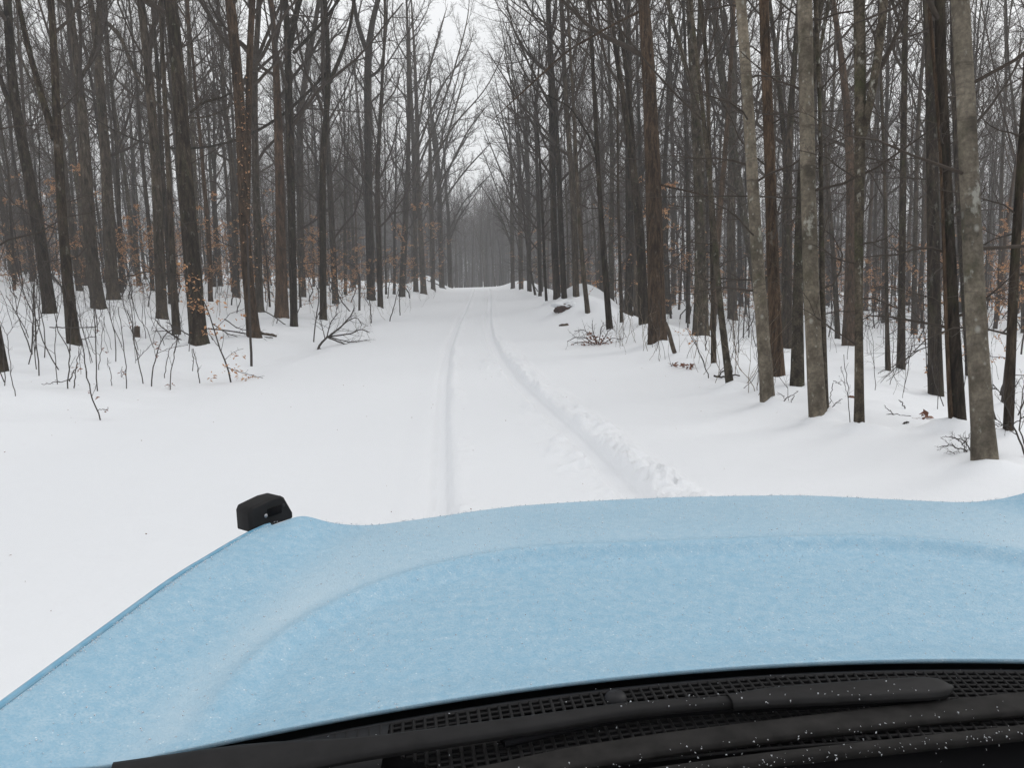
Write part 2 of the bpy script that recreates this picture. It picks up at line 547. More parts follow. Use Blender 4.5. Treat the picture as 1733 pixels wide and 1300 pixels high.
# --- left of the lane
tree("dark trunk cut off by the photo's left edge, standing closest to the lane there", 'bark_dark', [(0, 638, 34), (-18, 540, 27), (-45, 300, 24), (-75, 0, 20)], num=0)
tree("dark trunk leaning left, a thin limb forking towards the photo's left edge", 'bark_dark', [(85, 533, 26), (75, 460, 23), (65, 380, 22), (40, 250, 20), (23, 180, 18), (16, 90, 17), (13, 0, 15)], [[(23, 185, 11), (10, 160, 10), (-6, 115, 8), (-30, 40, 6)]])
tree("slim dark trunk forking left high up, nearest the V of dark whips", 'bark_dark', [(126, 588, 25), (114, 480, 21), (107, 400, 19), (98, 250, 17), (93, 140, 15), (91, 50, 13), (87, 0, 12)], [[(92, 235, 14), (78, 175, 12), (55, 120, 11), (42, 60, 11), (32, 0, 9)]])
tree("straight brown-grey trunk with orange beech leaves in front of its foot", 'bark_grey', [(168, 524, 26), (155, 440, 23), (150, 380, 22), (144, 240, 19), (134, 130, 16), (125, 70, 14), (119, 0, 12)], [[(138, 130, 8), (150, 110, 7), (160, 118, 6), (166, 20, 5)]])
tree("grey trunk splitting into a V just below the top of the photo, on the left", 'bark_grey', [(193, 508, 23), (185, 420, 22), (181, 300, 20), (172, 180, 17), (164, 60, 15), (154, 10, 11)], [[(166, 62, 12), (171, 0, 11)], [(170, 30, 9), (205, 52, 8), (220, 110, 6), (238, 140, 5)]])
tree("thin pole trunk close against the right side of a V-forked grey tree", 'bark_grey', [(206, 498, 9), (203, 400, 8), (198, 250, 7), (186, 120, 6), (178, 0, 5)])
tree("grey-brown trunk with a thin right-hand limb rising near the top of the photo", 'bark_grey', [(275, 541, 21), (270, 440, 19), (265, 300, 18), (255, 160, 16), (246, 70, 15), (238, 0, 13)], [[(252, 85, 7), (262, 45, 6), (271, 0, 6)]])
tree("slender pale-grey stem just left of the thickest dark trunk", 'bark_grey', [(299, 571, 15), (291, 440, 11), (284, 260, 9), (277, 120, 8), (270, 0, 6)])
tree("thickest dark trunk on the left side, with an orange-leaved sapling at its foot", 'bark_dark', [(337, 586, 33), (328, 480, 31), (320, 400, 30), (310, 250, 28), (304, 150, 27), (296, 60, 26), (290, 0, 26)], [[(322, 190, 5), (345, 172, 5), (375, 165, 4), (385, 160, 3)]], num=8)
tree("pair-stemmed tree with flaking bark and curled tan leaves up its trunk", 'bark_rust', [(430, 572, 25), (420, 480, 21), (414, 400, 20), (410, 250, 20), (402, 110, 20), (394, 40, 20), (388, 0, 19)], [[(417, 400, 12), (420, 250, 11), (421, 130, 12), (424, 40, 12), (429, 0, 11)]], num=9)
tree("trunk half hidden behind the tree with curled tan leaves on it", 'bark_grey', [(440, 530, 15), (436, 420, 14), (432, 280, 13), (430, 120, 11), (440, 0, 9)], [[(432, 110, 7), (450, 60, 6), (475, 10, 5)]])
tree("rusty orange-brown trunk with peeling bark", 'bark_orange', [(477, 539, 25), (476, 470, 20), (475, 400, 18), (472, 250, 17), (468, 120, 12), (460, 0, 8)])
tree("dark straight trunk beside the rusty orange one, forking near the top of the photo", 'bark_dark', [(498, 553, 13), (495, 450, 14), (493, 350, 15), (490, 220, 15), (487, 100, 14), (486, 40, 11), (484, 0, 10)], [[(490, 80, 12), (497, 40, 11), (507, 0, 10)], [(496, 90, 6), (530, 55, 6), (560, 20, 5)]])
tree("grey trunk standing behind the dark forked one, bending right as it climbs", 'bark_grey', [(512, 504, 13), (508, 380, 12), (507, 200, 11), (518, 120, 10), (532, 50, 8), (540, 0, 7)])
tree("dark trunk with a kink half way up and twisting upper branches", 'bark_dark', [(547, 543, 13), (546, 420, 12), (545, 260, 12), (552, 200, 11), (558, 140, 11), (556, 90, 9), (550, 0, 8)], [[(557, 140, 8), (575, 100, 7), (590, 60, 6), (600, 0, 5)], [(556, 120, 6), (535, 140, 5), (515, 165, 5)]])
tree("second-row trunk behind the brushwood heap, right of the kinked dark tree", 'bark_grey', [(568, 514, 11), (562, 400, 10), (556, 260, 9), (548, 120, 7), (545, 0, 6)])
tree("tall dark trunk dividing into two upright limbs below the top of the photo", 'bark_dark', [(628, 509, 15), (626, 420, 14), (623, 280, 13), (622, 150, 13), (622, 90, 12), (630, 20, 9), (640, 0, 8)], [[(620, 85, 9), (605, 40, 8), (598, 0, 7)], [(624, 130, 6), (645, 120, 5), (648, 95, 4)]])
tree("slim dark stem close on the right of the two-limbed tall trunk", 'bark_dark', [(644, 522, 10), (641, 420, 9), (638, 300, 8), (643, 200, 6), (650, 80, 5)])
tree("thin leaning pole with an arching top among brush near the heap of branches", 'stem', [(608, 527, 4), (609, 470, 4), (602, 450, 3), (588, 445, 3)], pole=True)
tree("grey trunk behind layered tan beech leaves on the left verge", 'bark_grey', [(680, 503, 11), (684, 420, 10), (690, 300, 8), (692, 180, 7), (690, 60, 5)], n1=20)
tree("grey twin trunk, rear one, where the left wood meets the lane", 'bark_grey', [(704, 494, 9), (702, 400, 8), (700, 260, 7), (694, 120, 5)], n1=20)
tree("grey twin trunk, front one, with branches arching over the lane from the left", 'bark_grey', [(717, 498, 11), (712, 400, 9), (707, 300, 8), (706, 200, 7), (700, 60, 4)], [[(708, 250, 4), (725, 200, 4), (750, 140, 3), (790, 90, 2)], [(712, 320, 4), (738, 260, 4), (775, 200, 3), (812, 165, 2)], [(709, 280, 4), (735, 215, 4), (765, 130, 3), (790, 40, 2)], [(707, 220, 4), (722, 130, 4), (748, 40, 3)]], n1=34, spread=(0.5, 0.9))
tree("roadside tree with a wide vase of fine branches reaching into the sky gap", 'bark_grey', [(748, 488, 9), (746, 420, 9), (744, 340, 9), (738, 240, 8)], [[(746, 350, 4), (765, 318, 3), (790, 285, 3), (818, 255, 2)], [(745, 330, 4), (762, 280, 3), (792, 220, 3), (815, 190, 2)], [(744, 310, 4), (757, 230, 4), (780, 150, 3)], [(742, 300, 4), (730, 220, 4), (728, 140, 3)]], n1=34, spread=(0.5, 0.95))
tree("small roadside tree farthest along the left verge, limbs over the lane", 'bark_grey', [(762, 487, 7), (760, 420, 7), (759, 360, 6)], [[(760, 410, 3), (775, 370, 3), (800, 335, 2)], [(760, 390, 3), (785, 340, 2), (815, 310, 2)]], n1=24, spread=(0.5, 1.0))
tree("slight tree on the left verge just before the farthest roadside one", 'bark_grey', [(733, 491, 8), (731, 400, 8), (728, 280, 7)], [[(730, 360, 4), (750, 300, 3), (785, 240, 2)], [(729, 330, 3), (748, 230, 3), (775, 130, 2)]], n1=24, spread=(0.5, 1.0))
# --- right of the lane
tree("bushy roadside tree farthest along the right bank at the crest", 'bark_grey', [(868, 489, 7), (867, 420, 7), (866, 350, 6)], [[(867, 420, 3), (850, 370, 3), (828, 335, 2)], [(867, 400, 3), (845, 330, 2), (826, 280, 2)], [(866, 370, 3), (876, 300, 3), (880, 240, 2)]], n1=24, spread=(0.5, 1.05))
tree("bushy roadside tree second from the crest on the right bank", 'bark_grey', [(882, 491, 8), (881, 420, 8), (880, 320, 7)], [[(881, 380, 4), (860, 320, 3), (832, 250, 2)], [(880, 350, 4), (862, 260, 3), (845, 170, 2)], [(880, 330, 4), (893, 240, 3), (898, 150, 2)]], n1=24, spread=(0.5, 1.05))
tree("dense-twigged roadside tree third from the crest on the right bank", 'bark_dark', [(896, 494, 8), (895, 400, 8), (893, 280, 7)], [[(894, 350, 4), (872, 280, 3), (842, 200, 2)], [(893, 310, 4), (874, 200, 3), (856, 90, 2)], [(893, 300, 4), (885, 200, 3), (866, 110, 2)]], n1=28, spread=(0.5, 1.05))
tree("leaning thin stem nearest the lane's crest on the right", 'bark_dark', [(906, 500, 4), (900, 470, 4), (893, 430, 4), (884, 330, 3)], n1=18)
tree("slim trunk on the right bank, first one before the lane's crest", 'bark_dark', [(914, 503, 6), (913, 440, 6), (911, 350, 6), (906, 200, 5)], n1=20)
tree("thin crooked stem in front of the twin dark trunks above the rock", 'bark_dark', [(925, 513, 5), (922, 460, 5), (920, 400, 5), (915, 300, 4)], n1=18)
tree("left half of the twin dark trunks rising behind the snow covered rock", 'bark_dark', [(943, 507, 13), (938, 420, 12), (936, 320, 11), (934, 200, 10), (930, 80, 8), (926, 0, 6)], n1=20)
tree("right half of the twin dark trunks rising behind the snow covered rock", 'bark_dark', [(955, 506, 10), (952, 440, 10), (948, 350, 10), (944, 250, 9), (935, 130, 7)], n1=18)
tree("grey trunk between the twin dark trunks and the mound's leaning stem", 'bark_grey', [(975, 503, 12), (973, 420, 12), (970, 330, 10), (960, 200, 9), (952, 60, 7)], n1=18)
tree("short leaning stem growing out of the snowy mound beside the rock", 'bark_grey', [(995, 530, 9), (989, 480, 9), (983, 420, 8), (976, 300, 7), (970, 160, 5)])
tree("slender dark trunk leaning left behind the dead weed clump", 'bark_dark', [(1032, 560, 12), (1027, 500, 11), (1019, 400, 9), (1010, 250, 8), (1003, 100, 7), (998, 0, 6)], [[(1014, 280, 4), (1000, 235, 4), (965, 180, 3), (925, 160, 2)]])
tree("thin stem behind and to the right of the slender leaning trunk, in the brush", 'bark_grey', [(1052, 548, 6), (1050, 470, 6), (1047, 380, 5), (1045, 250, 4)])
tree("grey pole in the second row, just left of the bushy curved dark trunk", 'bark_grey', [(1069, 519, 10), (1067, 430, 9), (1064, 300, 8), (1062, 150, 6)])
tree("dark trunk curving left above, close beside the thick red-brown trunk", 'bark_dark', [(1090, 553, 18), (1087, 450, 16), (1083, 380, 15), (1072, 280, 13), (1060, 200, 11), (1047, 110, 9), (1030, 20, 7)], [[(1074, 290, 8), (1068, 180, 8), (1055, 80, 7), (1041, 0, 6)]])
tree("thick red-brown trunk standing straight by the lane on the right", 'bark_rust', [(1113, 583, 33), (1110, 500, 30), (1108, 400, 29), (1105, 280, 27), (1101, 180, 25), (1096, 80, 23), (1090, 0, 21)], [[(1108, 310, 4), (1140, 318, 3), (1185, 328, 3)], [(1090, 15, 5), (1030, 45, 4), (960, 85, 4), (890, 150, 3)]], num=34)
tree("broken stub leaning against the foot of the thick red-brown trunk", 'rot', [(1143, 602, 8), (1138, 585, 8), (1132, 562, 8), (1126, 545, 6)], pole=True)
tree("pole trunk far back, right of the thick red-brown trunk", 'bark_grey', [(1140, 517, 9), (1139, 430, 8), (1140, 300, 7), (1135, 120, 5)])
tree("dark pole trunk left of the flared mottled grey trunk, in the second row", 'bark_dark', [(1164, 550, 8), (1165, 480, 8), (1165, 380, 7), (1160, 200, 6)])
tree("flared mottled grey trunk that forks in two beneath the top of the photo", 'bark_mottle', [(1186, 571, 28), (1186, 520, 23), (1186, 450, 20), (1182, 300, 18), (1176, 160, 17), (1170, 90, 13), (1166, 0, 11)], [[(1186, 330, 10), (1192, 260, 10), (1182, 190, 9), (1165, 120, 8), (1138, 40, 7)], [(1177, 130, 9), (1184, 70, 9), (1186, 0, 8)]])
tree("thin straight brown stem in front of the flared mottled trunk", 'bark_grey', [(1208, 617, 10), (1207, 550, 9), (1206, 470, 8), (1204, 380, 7), (1200, 220, 6)])
tree("mossy speckled slim trunk leaning left at the edge of the snow bank", 'bark_mottle', [(1236, 657, 14), (1228, 600, 12), (1220, 540, 12), (1212, 450, 11), (1206, 350, 9), (1198, 270, 8), (1188, 170, 7), (1172, 40, 6)])
tree("dark grey trunk in the second row behind the mossy speckled slim one", 'bark_grey', [(1240, 543, 18), (1238, 450, 16), (1237, 330, 14), (1240, 230, 12), (1245, 120, 10), (1238, 20, 8)])
tree("brown curving trunk rising behind the smooth pale beech by the bank", 'bark_mottle', [(1288, 560, 14), (1275, 450, 14), (1262, 390, 14), (1248, 290, 14), (1233, 200, 14), (1219, 110, 13), (1212, 50, 12), (1206, 0, 11)], [[(1238, 200, 9), (1243, 120, 8), (1226, 60, 6), (1218, 0, 5)]])
tree("smooth pale beech at the bank's edge, left of the rough brown trunk", 'bark_beech', [(1300, 684, 26), (1293, 600, 23), (1286, 500, 23), (1278, 400, 22), (1271, 260, 20), (1263, 110, 19), (1256, 0, 17)], num=43)
tree("rough brown trunk directly behind the smooth pale beech", 'bark_rust', [(1317, 640, 24), (1311, 540, 22), (1307, 430, 21), (1303, 250, 20), (1298, 120, 19), (1290, 0, 18)])
tree("dark trunk in the second row with two limbs parting above head height", 'bark_dark', [(1332, 590, 20), (1331, 500, 19), (1332, 380, 18), (1333, 280, 16), (1337, 200, 11), (1346, 90, 10), (1352, 0, 8)], [[(1331, 270, 10), (1321, 170, 9), (1312, 80, 8), (1302, 0, 7)]])
tree("greenish grey trunk with wide foot, tucked behind the white-flecked beech", 'bark_mottle', [(1349, 655, 24), (1350, 570, 19), (1350, 450, 17), (1352, 300, 15), (1365, 150, 12), (1382, 40, 10)], [[(1358, 230, 7), (1385, 120, 7), (1405, 0, 6)]])
tree("large pale beech with white lichen flecks at the edge of the bank", 'bark_beech', [(1384, 711, 31), (1379, 620, 28), (1373, 540, 26), (1369, 400, 25), (1366, 250, 26), (1364, 100, 26), (1362, 0, 26)], num=48)
tree("narrow stem pressed close behind the white-flecked beech", 'bark_mottle', [(1398, 708, 11), (1394, 600, 11), (1391, 480, 10), (1390, 330, 8), (1388, 150, 6)])
tree("leaning pole with orange leaves on it, just left of the dark flared trunk", 'bark_grey', [(1418, 575, 10), (1415, 500, 9), (1409, 420, 8), (1400, 300, 7), (1392, 150, 5)])
tree("dark flared trunk standing behind the slim forked stem", 'bark_rust', [(1437, 587, 27), (1438, 530, 21), (1439, 440, 18), (1441, 300, 17), (1430, 130, 13), (1412, 20, 10)], [[(1432, 140, 8), (1420, 60, 8), (1408, 0, 7)]])
tree("slim stem at the bank's edge that widens into a tall Y-shaped fork", 'bark_mottle', [(1454, 728, 17), (1454, 640, 15), (1453, 540, 14), (1453, 400, 15), (1455, 280, 19), (1456, 190, 20), (1456, 90, 21), (1455, 0, 21)], [[(1458, 240, 14), (1470, 190, 15), (1484, 120, 16), (1492, 50, 16), (1498, 0, 15)]], flare=1.15, num=52)
tree("far grey trunk to the right of the Y-forked stem", 'bark_grey', [(1497, 548, 12), (1496, 470, 10), (1498, 350, 9), (1500, 200, 7)])
tree("slender pale pole standing in the open snow left of the straight dark pole", 'bark_grey', [(1503, 630, 10), (1501, 540, 7), (1500, 430, 6), (1497, 300, 5)])
tree("straight dark pole trunk in the open snow, forking near the top of the photo", 'bark_dark', [(1525, 628, 16), (1526, 540, 13), (1527, 400, 12), (1529, 250, 12), (1531, 60, 11), (1533, 0, 10)], [[(1530, 60, 6), (1518, 25, 6), (1508, 0, 5)]])
tree("far flared trunk right of the straight dark pole", 'bark_grey', [(1547, 567, 13), (1547, 500, 10), (1549, 400, 9), (1553, 200, 8), (1565, 60, 6)])
tree("thin far stem farthest back among the poles in the right clearing", 'bark_grey', [(1560, 556, 6), (1560, 480, 6), (1562, 350, 5), (1566, 200, 4)])
tree("sturdy dark trunk with broad foot, behind and left of the crowded front group", 'bark_dark', [(1584, 670, 27), (1582, 590, 23), (1580, 460, 22), (1578, 300, 22), (1576, 120, 20), (1573, 0, 19)], num=57)
tree("thin reddish stem clinging to the left of the dark leaning trunk in front", 'bark_rust', [(1611, 733, 9), (1605, 660, 8), (1600, 580, 8), (1600, 480, 7), (1596, 350, 6), (1590, 200, 5)])
tree("dark trunk leaning left immediately beside the biggest pale beech", 'bark_dark', [(1621, 733, 30), (1615, 620, 26), (1610, 500, 24), (1604, 380, 22), (1599, 240, 20), (1592, 100, 19), (1586, 0, 19)], num=59)
tree("slender trunk seen in the slot behind the biggest pale beech", 'bark_dark', [(1640, 640, 12), (1632, 500, 12), (1622, 330, 12), (1616, 180, 12), (1612, 0, 12)])
tree("biggest pale beech, in front near the photo's right edge", 'bark_beech', [(1667, 785, 45), (1662, 700, 42), (1653, 600, 41), (1644, 450, 38), (1639, 300, 36), (1637, 180, 36), (1633, 60, 34), (1631, 0, 33)], num=61)
tree("thin dark stem behind the rightmost trunk's foot", 'stem', [(1696, 690, 7), (1702, 620, 5), (1712, 540, 4)], pole=True)
tree("rightmost dark trunk, leaning out of the photo's right edge", 'bark_dark', [(1706, 744, 19), (1709, 640, 18), (1713, 520, 18), (1719, 400, 17), (1727, 290, 16), (1740, 100, 14), (1746, 0, 13)], num=63)

FWD = CR @ np.array([0, 0, -1.0])
placed = []
COLLARS = []
LOWB = {}
for ti, (label, bark, stem, forks, o) in enumerate(T):
    rng = np.random.default_rng(500 + ti)
    base = ground_hit(stem[0][0], stem[0][1])
    D = float((base - EYE) @ FWD)
    top_end = not o.get('pole')

    def lift(c):
        return np.array([EYE + ray(x, y) * D for x, y, w in c]), np.array([w * D / F / 2 / sqrt(1 + ((x - PW / 2) / F) ** 2) * 0.97 for x, y, w in c])
    P, Rr = lift(stem)
    if D > 42: Rr *= 1.05
    H = 17 + 5 * rng.random() + min(4, Rr[0] * 12)
    if Rr[0] < 0.075: H = 9 + 4 * rng.random()

    H = max(H, P[-1, 2] - base[2] + 6.5)

    def extend(P, Rr, H):
        z = P[-1, 2] - base[2]
        if z > H - 1.5: return resample(np.concatenate([P, [P[-1] + norm(P[-1] - P[-2]) * 2.0]]), np.concatenate([Rr, [0.01]]), 20)
        n = 6
        d = norm(P[-1] - P[-2]); p = P[-1]; st = (H - z) / n; out, rr = [], []
        for i in range(n):
            d = norm(d * 0.8 + np.array([0, 0, 0.25]) + rng.normal(0, 0.05, 3))
            p = p + d * st; out.append(p); rr.append(Rr[-1] * (1 - (i + 1) / n) + 0.012)
        return resample(np.concatenate([P, out]), np.concatenate([Rr, rr]), 24)
    if top_end: Q, q = extend(P, Rr, H)
    else: Q, q = resample(P, Rr, 14)
    root = thing("tree" if top_end else "leaning_stem", label, "tree", base)
    root.empty_display_size = 1
    g = Geo()
    Qf, qf = add_flare(Q - base, q, 0.4, o.get('flare', (1.22 if base[0] < 0 else 1.1) if q[0] > 0.06 else 1.05))
    if len(Qf) < 7 or not top_end: Qf, qf = Q - base, q; Qf = np.concatenate([[Qf[0] - norm(Qf[1] - Qf[0]) * 0.4], Qf]); qf = np.concatenate([qf[:1], qf])
    s = 16 if D < 14 else 12 if D < 30 else 9
    lump(g, Qf, qf, s, rng, 0.055)
    TP, TR = [Q - base], [q]
    for fk in forks:
        A, a = lift(fk)
        # the limb leans a little out of the picture plane, as limbs do
        dep = rng.normal(0, 0.12)
        L = np.concatenate([[0], np.cumsum(np.linalg.norm(np.diff(A, axis=0), axis=1))])
        f = 1 + (dep * L / D)
        A = EYE + (A - EYE) * f[:, None]; a = a * f
        big = a[-1] > 0.4 * Rr[-1]
        if big: A, a = extend(A, a, H * rng.uniform(0.8, 0.95))
        else:
            A = np.concatenate([A, [A[-1] + (A[-1] - A[-2]) * 0.9]]); a = np.concatenate([a, [0.004]])
            A, a = resample(A, a, 24, 1)
        A, a = resample(A, a, 24, 1)
        g.tubes((A - base)[None], a[None], 9)
        TP.append(A - base); TR.append(a)
    obj("trunk", g.mesh("trunk_mesh"), M[bark], root)
    if top_end:
        k = 24
        TPk, TRk = [], []
        for A, a in zip(TP, TR):
            A, a = resample(A, a, k, 0); TPk.append(A); TRk.append(a)
        big = Rr[0] > 0.075
        n1 = o.get('n1', 15 if big else 10)
        if len(TPk) > 1: n1 = max(5, int(n1 * 1.5 / len(TPk)))
        cm = crown_mesh("crown_mesh", rng, np.array(TPk), np.array(TRk), o.get('t0', 0.3 if D < 30 else 0.24 if D < 42 else 0.13), n1, 6 if D < 30 else 7, 6 if D < 30 else 7, 0 if D < 9 else 4, 0.27, 8 if D < 42 else 14, o.get('spread', (0.45, 1.0)), 0.13, 1.0 if D < 20 else 1.4 if D < 30 else 2.0)
        obj("crown", cm, M['twig'], root)
    placed.append((base[0], base[1])); COLLARS.append((base[0], base[1], Rr[0]))
print("explicit trees", len(T))

# ------------------------------------------------------------------ ground sheet and snow-covered road
xs = [-2.3]
while xs[-1] < 2.7: xs.append(xs[-1] + 0.03)
st = 0.03
R_ = []
x = xs[-1]
while x < 420:
    st *= 1.05; x += st; R_.append(x)
L_ = []
x = xs[0]; st = 0.03
while x > -420:
    st *= 1.05; x -= st; L_.append(x)
XS = np.array(L_[::-1] + xs + R_)
ys = list(np.arange(-12, 4.4, 0.6)) + [4.4]
while ys[-1] < 620: ys.append(ys[-1] + max(0.032, 0.0056 * ys[-1]))
YS = np.array(ys)
GX, GY = np.meshgrid(XS, YS)
GZ = height(GX, GY, True)
for bx, by, r_ in COLLARS:     # snow drifted a little way up each trunk
    m_ = (np.abs(GX - bx) < 1.6) & (np.abs(GY - by) < 1.6)
    d2 = (GX[m_] - bx) ** 2 + (GY[m_] - by) ** 2
    GZ[m_] += 0.10 * np.exp(-d2 / (1.6 * r_ + 0.14) ** 2) * (0.6 + 2.2 * fbm(GX[m_] * 3, GY[m_] * 3, 5, 2))
i0, i1 = int(np.searchsorted(XS, -4.1)), int(np.searchsorted(XS, 3.5))
for nm, a, b in (("road", i0, i1 + 1), ("ground", 0, i0 + 1), ("ground_right", i1, len(XS))):
    if nm == "ground_right": continue
    g = Geo()
    g.grid(np.stack([GX[:, a:b], GY[:, a:b], GZ[:, a:b]], -1))
    if nm == "ground":
        g.grid(np.stack([GX[:, i1:], GY[:, i1:], GZ[:, i1:]], -1))
    tag(obj(nm, g.mesh(nm), M['snow']), "snow covered forest lane with two tyre tracks" if nm == "road" else "snow covered forest floor on both sides of the lane", nm, kind="structure")


# ------------------------------------------------------------------ trees of the woods behind, one by one
def corridor(x, y):
    return -9.0 + (1.2 if y > 55 else 0) < x < 6.2 and y < 140


rngb = np.random.default_rng(77)
cand = []
for _ in range(30000):
    y = 24 + 130 * sqrt(rngb.random()); x = rngb.uniform(-0.80, 0.80) * y
    cand.append((x, y))
cand.sort(key=lambda p: p[1])
back = []
NB = 228
for x, y in cand:
    if len(back) >= NB: break
    if corridor(x, y): continue
    if y < 30 + 4 * vnoise(x / 9, 3.3, 9): continue
    if any((x - a) ** 2 + (y - b) ** 2 < (3.3 if (x - a) * (x - a) < 4 else 1.8) ** 2 for a, b in placed): continue
    if y < 70 and rngb.random() < 0.4: continue
    back.append((x, y)); placed.append((x, y))
YB = max(y for x, y in back)
protos = {}
for i, (x, y) in enumerate(back):
    left = x < 0
    yng = rngb.random() < 0.36
    vi = int(rngb.integers(0, 4 if yng else 9))
    tm, cm = (YOUNG if yng else VAR)[vi]
    side = "left" if left else "right"
    if yng:
        lb, gp = f"thin young bare tree deep in the woods on the {side} side of the lane", f"thin young trees deep in the {side} woods"
    else:
        lb, gp = f"grown bare grey-brown tree deep in the woods on the {side} side of the lane", f"grown trees deep in the {side} woods"
    z = float(height(x, y))
    bk = ['bark_dark', 'bark_grey', 'bark_grey', 'bark_mottle', 'bark_rust'][int(rngb.integers(0, 5))]
    key = (yng, vi)
    if key not in protos:
        r = thing("tree", lb, "tree", (x, y, z - 0.05), group=gp)
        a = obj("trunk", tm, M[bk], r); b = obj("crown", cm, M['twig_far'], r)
        protos[key] = (r, a, b)
    else:
        r0, a0, b0 = protos[key]
        r = r0.copy(); a = a0.copy(); b = b0.copy()
        for q in (r, a, b): COL.objects.link(q)
        a.parent = r; b.parent = r
        tag(r, lb, "tree", gp)
        r.location = (x, y, z - 0.05)
    a.material_slots[0].link = 'OBJECT'; a.material_slots[0].material = M[bk]
    sc = rngb.uniform(0.85, 1.15)
    r.scale = (sc, sc, sc * rngb.uniform(0.92, 1.08))
    r.rotation_euler = (rngb.normal(0, 0.025), rngb.normal(0, 0.025), rngb.uniform(0, 6.28))
print("back trees", len(back), "to", YB)


# ------------------------------------------------------------------ masses beyond counting
def scatter_stuff(name, label, pts, rots, scales, idx, sources, kind="stuff"):
    """one object: copies of trunk and crown meshes on points"""
    me = bpy.data.meshes.new(name)
    me.from_pydata([tuple(map(float, p)) for p in pts], [], [])
    for nm, ty, dat in (("rot", 'FLOAT_VECTOR', rots), ("siz", 'FLOAT', scales), ("pick", 'INT', idx)):
        at = me.attributes.new(nm, ty, 'POINT')
        at.data.foreach_set("vector" if ty == 'FLOAT_VECTOR' else "value", np.asarray(dat, np.float32 if ty != 'INT' else np.int32).ravel())
    o = bpy.data.objects.new(name, me); COL.objects.link(o)
    ng = bpy.data.node_groups.new(name, 'GeometryNodeTree')
    ng.interface.new_socket("Geometry", in_out='INPUT', socket_type='NodeSocketGeometry')
    ng.interface.new_socket("Geometry", in_out='OUTPUT', socket_type='NodeSocketGeometry')
    gi, go = ng.nodes.new("NodeGroupInput"), ng.nodes.new("NodeGroupOutput")
    jn = ng.nodes.new("GeometryNodeJoinGeometry")
    for parts in sources:
        j2 = ng.nodes.new("GeometryNodeJoinGeometry")
        for p in parts:
            n = ng.nodes.new("GeometryNodeObjectInfo"); n.transform_space = 'ORIGINAL'
            n.inputs["Object"].default_value = p
            ng.links.new(n.outputs["Geometry"], j2.inputs[0])
        ti = ng.nodes.new("GeometryNodeGeometryToInstance")
        ng.links.new(j2.outputs[0], ti.inputs[0]); ng.links.new(ti.outputs[0], jn.inputs[0])
    iop = ng.nodes.new("GeometryNodeInstanceOnPoints"); iop.inputs["Pick Instance"].default_value = True
    ng.links.new(gi.outputs[0], iop.inputs["Points"]); ng.links.new(jn.outputs[0], iop.inputs["Instance"])
    for nm, ty, so in (("rot", 'FLOAT_VECTOR', "Rotation"), ("siz", 'FLOAT', "Scale"), ("pick", 'INT', "Instance Index")):
        a = ng.nodes.new("GeometryNodeInputNamedAttribute"); a.data_type = ty; a.inputs["Name"].default_value = nm
        ng.links.new(a.outputs["Attribute"], iop.inputs[so])
    ng.links.new(iop.outputs[0], go.inputs[0])
    md = o.modifiers.new("scatter", 'NODES'); md.node_group = ng
    return tag(o, label, name.replace("_", " "), kind=kind)


pts = []
occ = {}
for _ in range(60000):
    if len(pts) >= 1350: break
    y = rngb.uniform(34, 290); x = rngb.uniform(-0.80, 0.80) * y + rngb.uniform(-8, 8)
    if y < YB - 3 and abs(x) < 0.72 * y + 3: continue
    if corridor(x, y): continue
    if y < 60 and abs(x) < 12: continue
    c = (int(x // 3.7), int(y // 3.7))
    if c in occ: continue
    occ[c] = 1
    pts.append((x, y, float(height(x, y)) - 0.05))
for _ in range(20000):        # the lane bends away: woods close the view
    if len(pts) >= 2250: break
    y = rngb.uniform(128, 300); x = rngb.uniform(-34, 34)
    c = (int(x // 2.5), int(y // 2.5) + 5000)
    if c in occ or (corridor(x, y)): continue
    occ[c] = 1
    pts.append((x, y, float(height(x, y)) - 0.05))
n = len(pts)
keys = sorted(protos)
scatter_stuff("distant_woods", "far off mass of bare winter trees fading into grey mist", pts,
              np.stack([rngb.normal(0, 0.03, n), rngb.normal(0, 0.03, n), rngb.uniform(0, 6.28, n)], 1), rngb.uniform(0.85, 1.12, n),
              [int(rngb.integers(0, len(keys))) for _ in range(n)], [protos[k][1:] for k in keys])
print("far trees", n)

# ------------------------------------------------------------------ leaves and undergrowth
def leaf_geo(g, rng, A, size, droop=0.5):
    A = np.asarray(A, float).reshape(-1, 3); n = len(A)
    a = rng.uniform(0, 6.28, n); d = np.stack([np.cos(a), np.sin(a), rng.normal(-droop, 0.5, n)], 1); d = norm(d)
    s = norm(np.cross(d, norm(np.stack([rng.normal(0, 0.5, n), rng.normal(0, 0.5, n), np.ones(n)], 1))))
    up = np.cross(s, d)
    L = size * rng.uniform(0.6, 1.25, (n, 1)); w = L * rng.uniform(0.18, 0.32, (n, 1)); cu = L * rng.uniform(0.02, 0.22, (n, 1))
    V = np.stack([A, A + d * L * 0.45 + s * w + up * cu, A + d * L, A + d * L * 0.45 - s * w + up * cu], 1)
    q = np.arange(n * 4).reshape(n, 4)
    return g.add(V.reshape(-1, 3), None, np.concatenate([q[:, [0, 1, 2]], q[:, [0, 2, 3]]]))


def on_lines(rng, P, m):
    n, k, _ = P.shape
    t = rng.random((n, m)) * (k - 1); i = np.clip(t.astype(int), 0, k - 2); w = (t - i)[..., None]
    r = np.arange(n)[:, None]
    return (P[r, i] * (1 - w) + P[r, i + 1] * w).reshape(-1, 3)


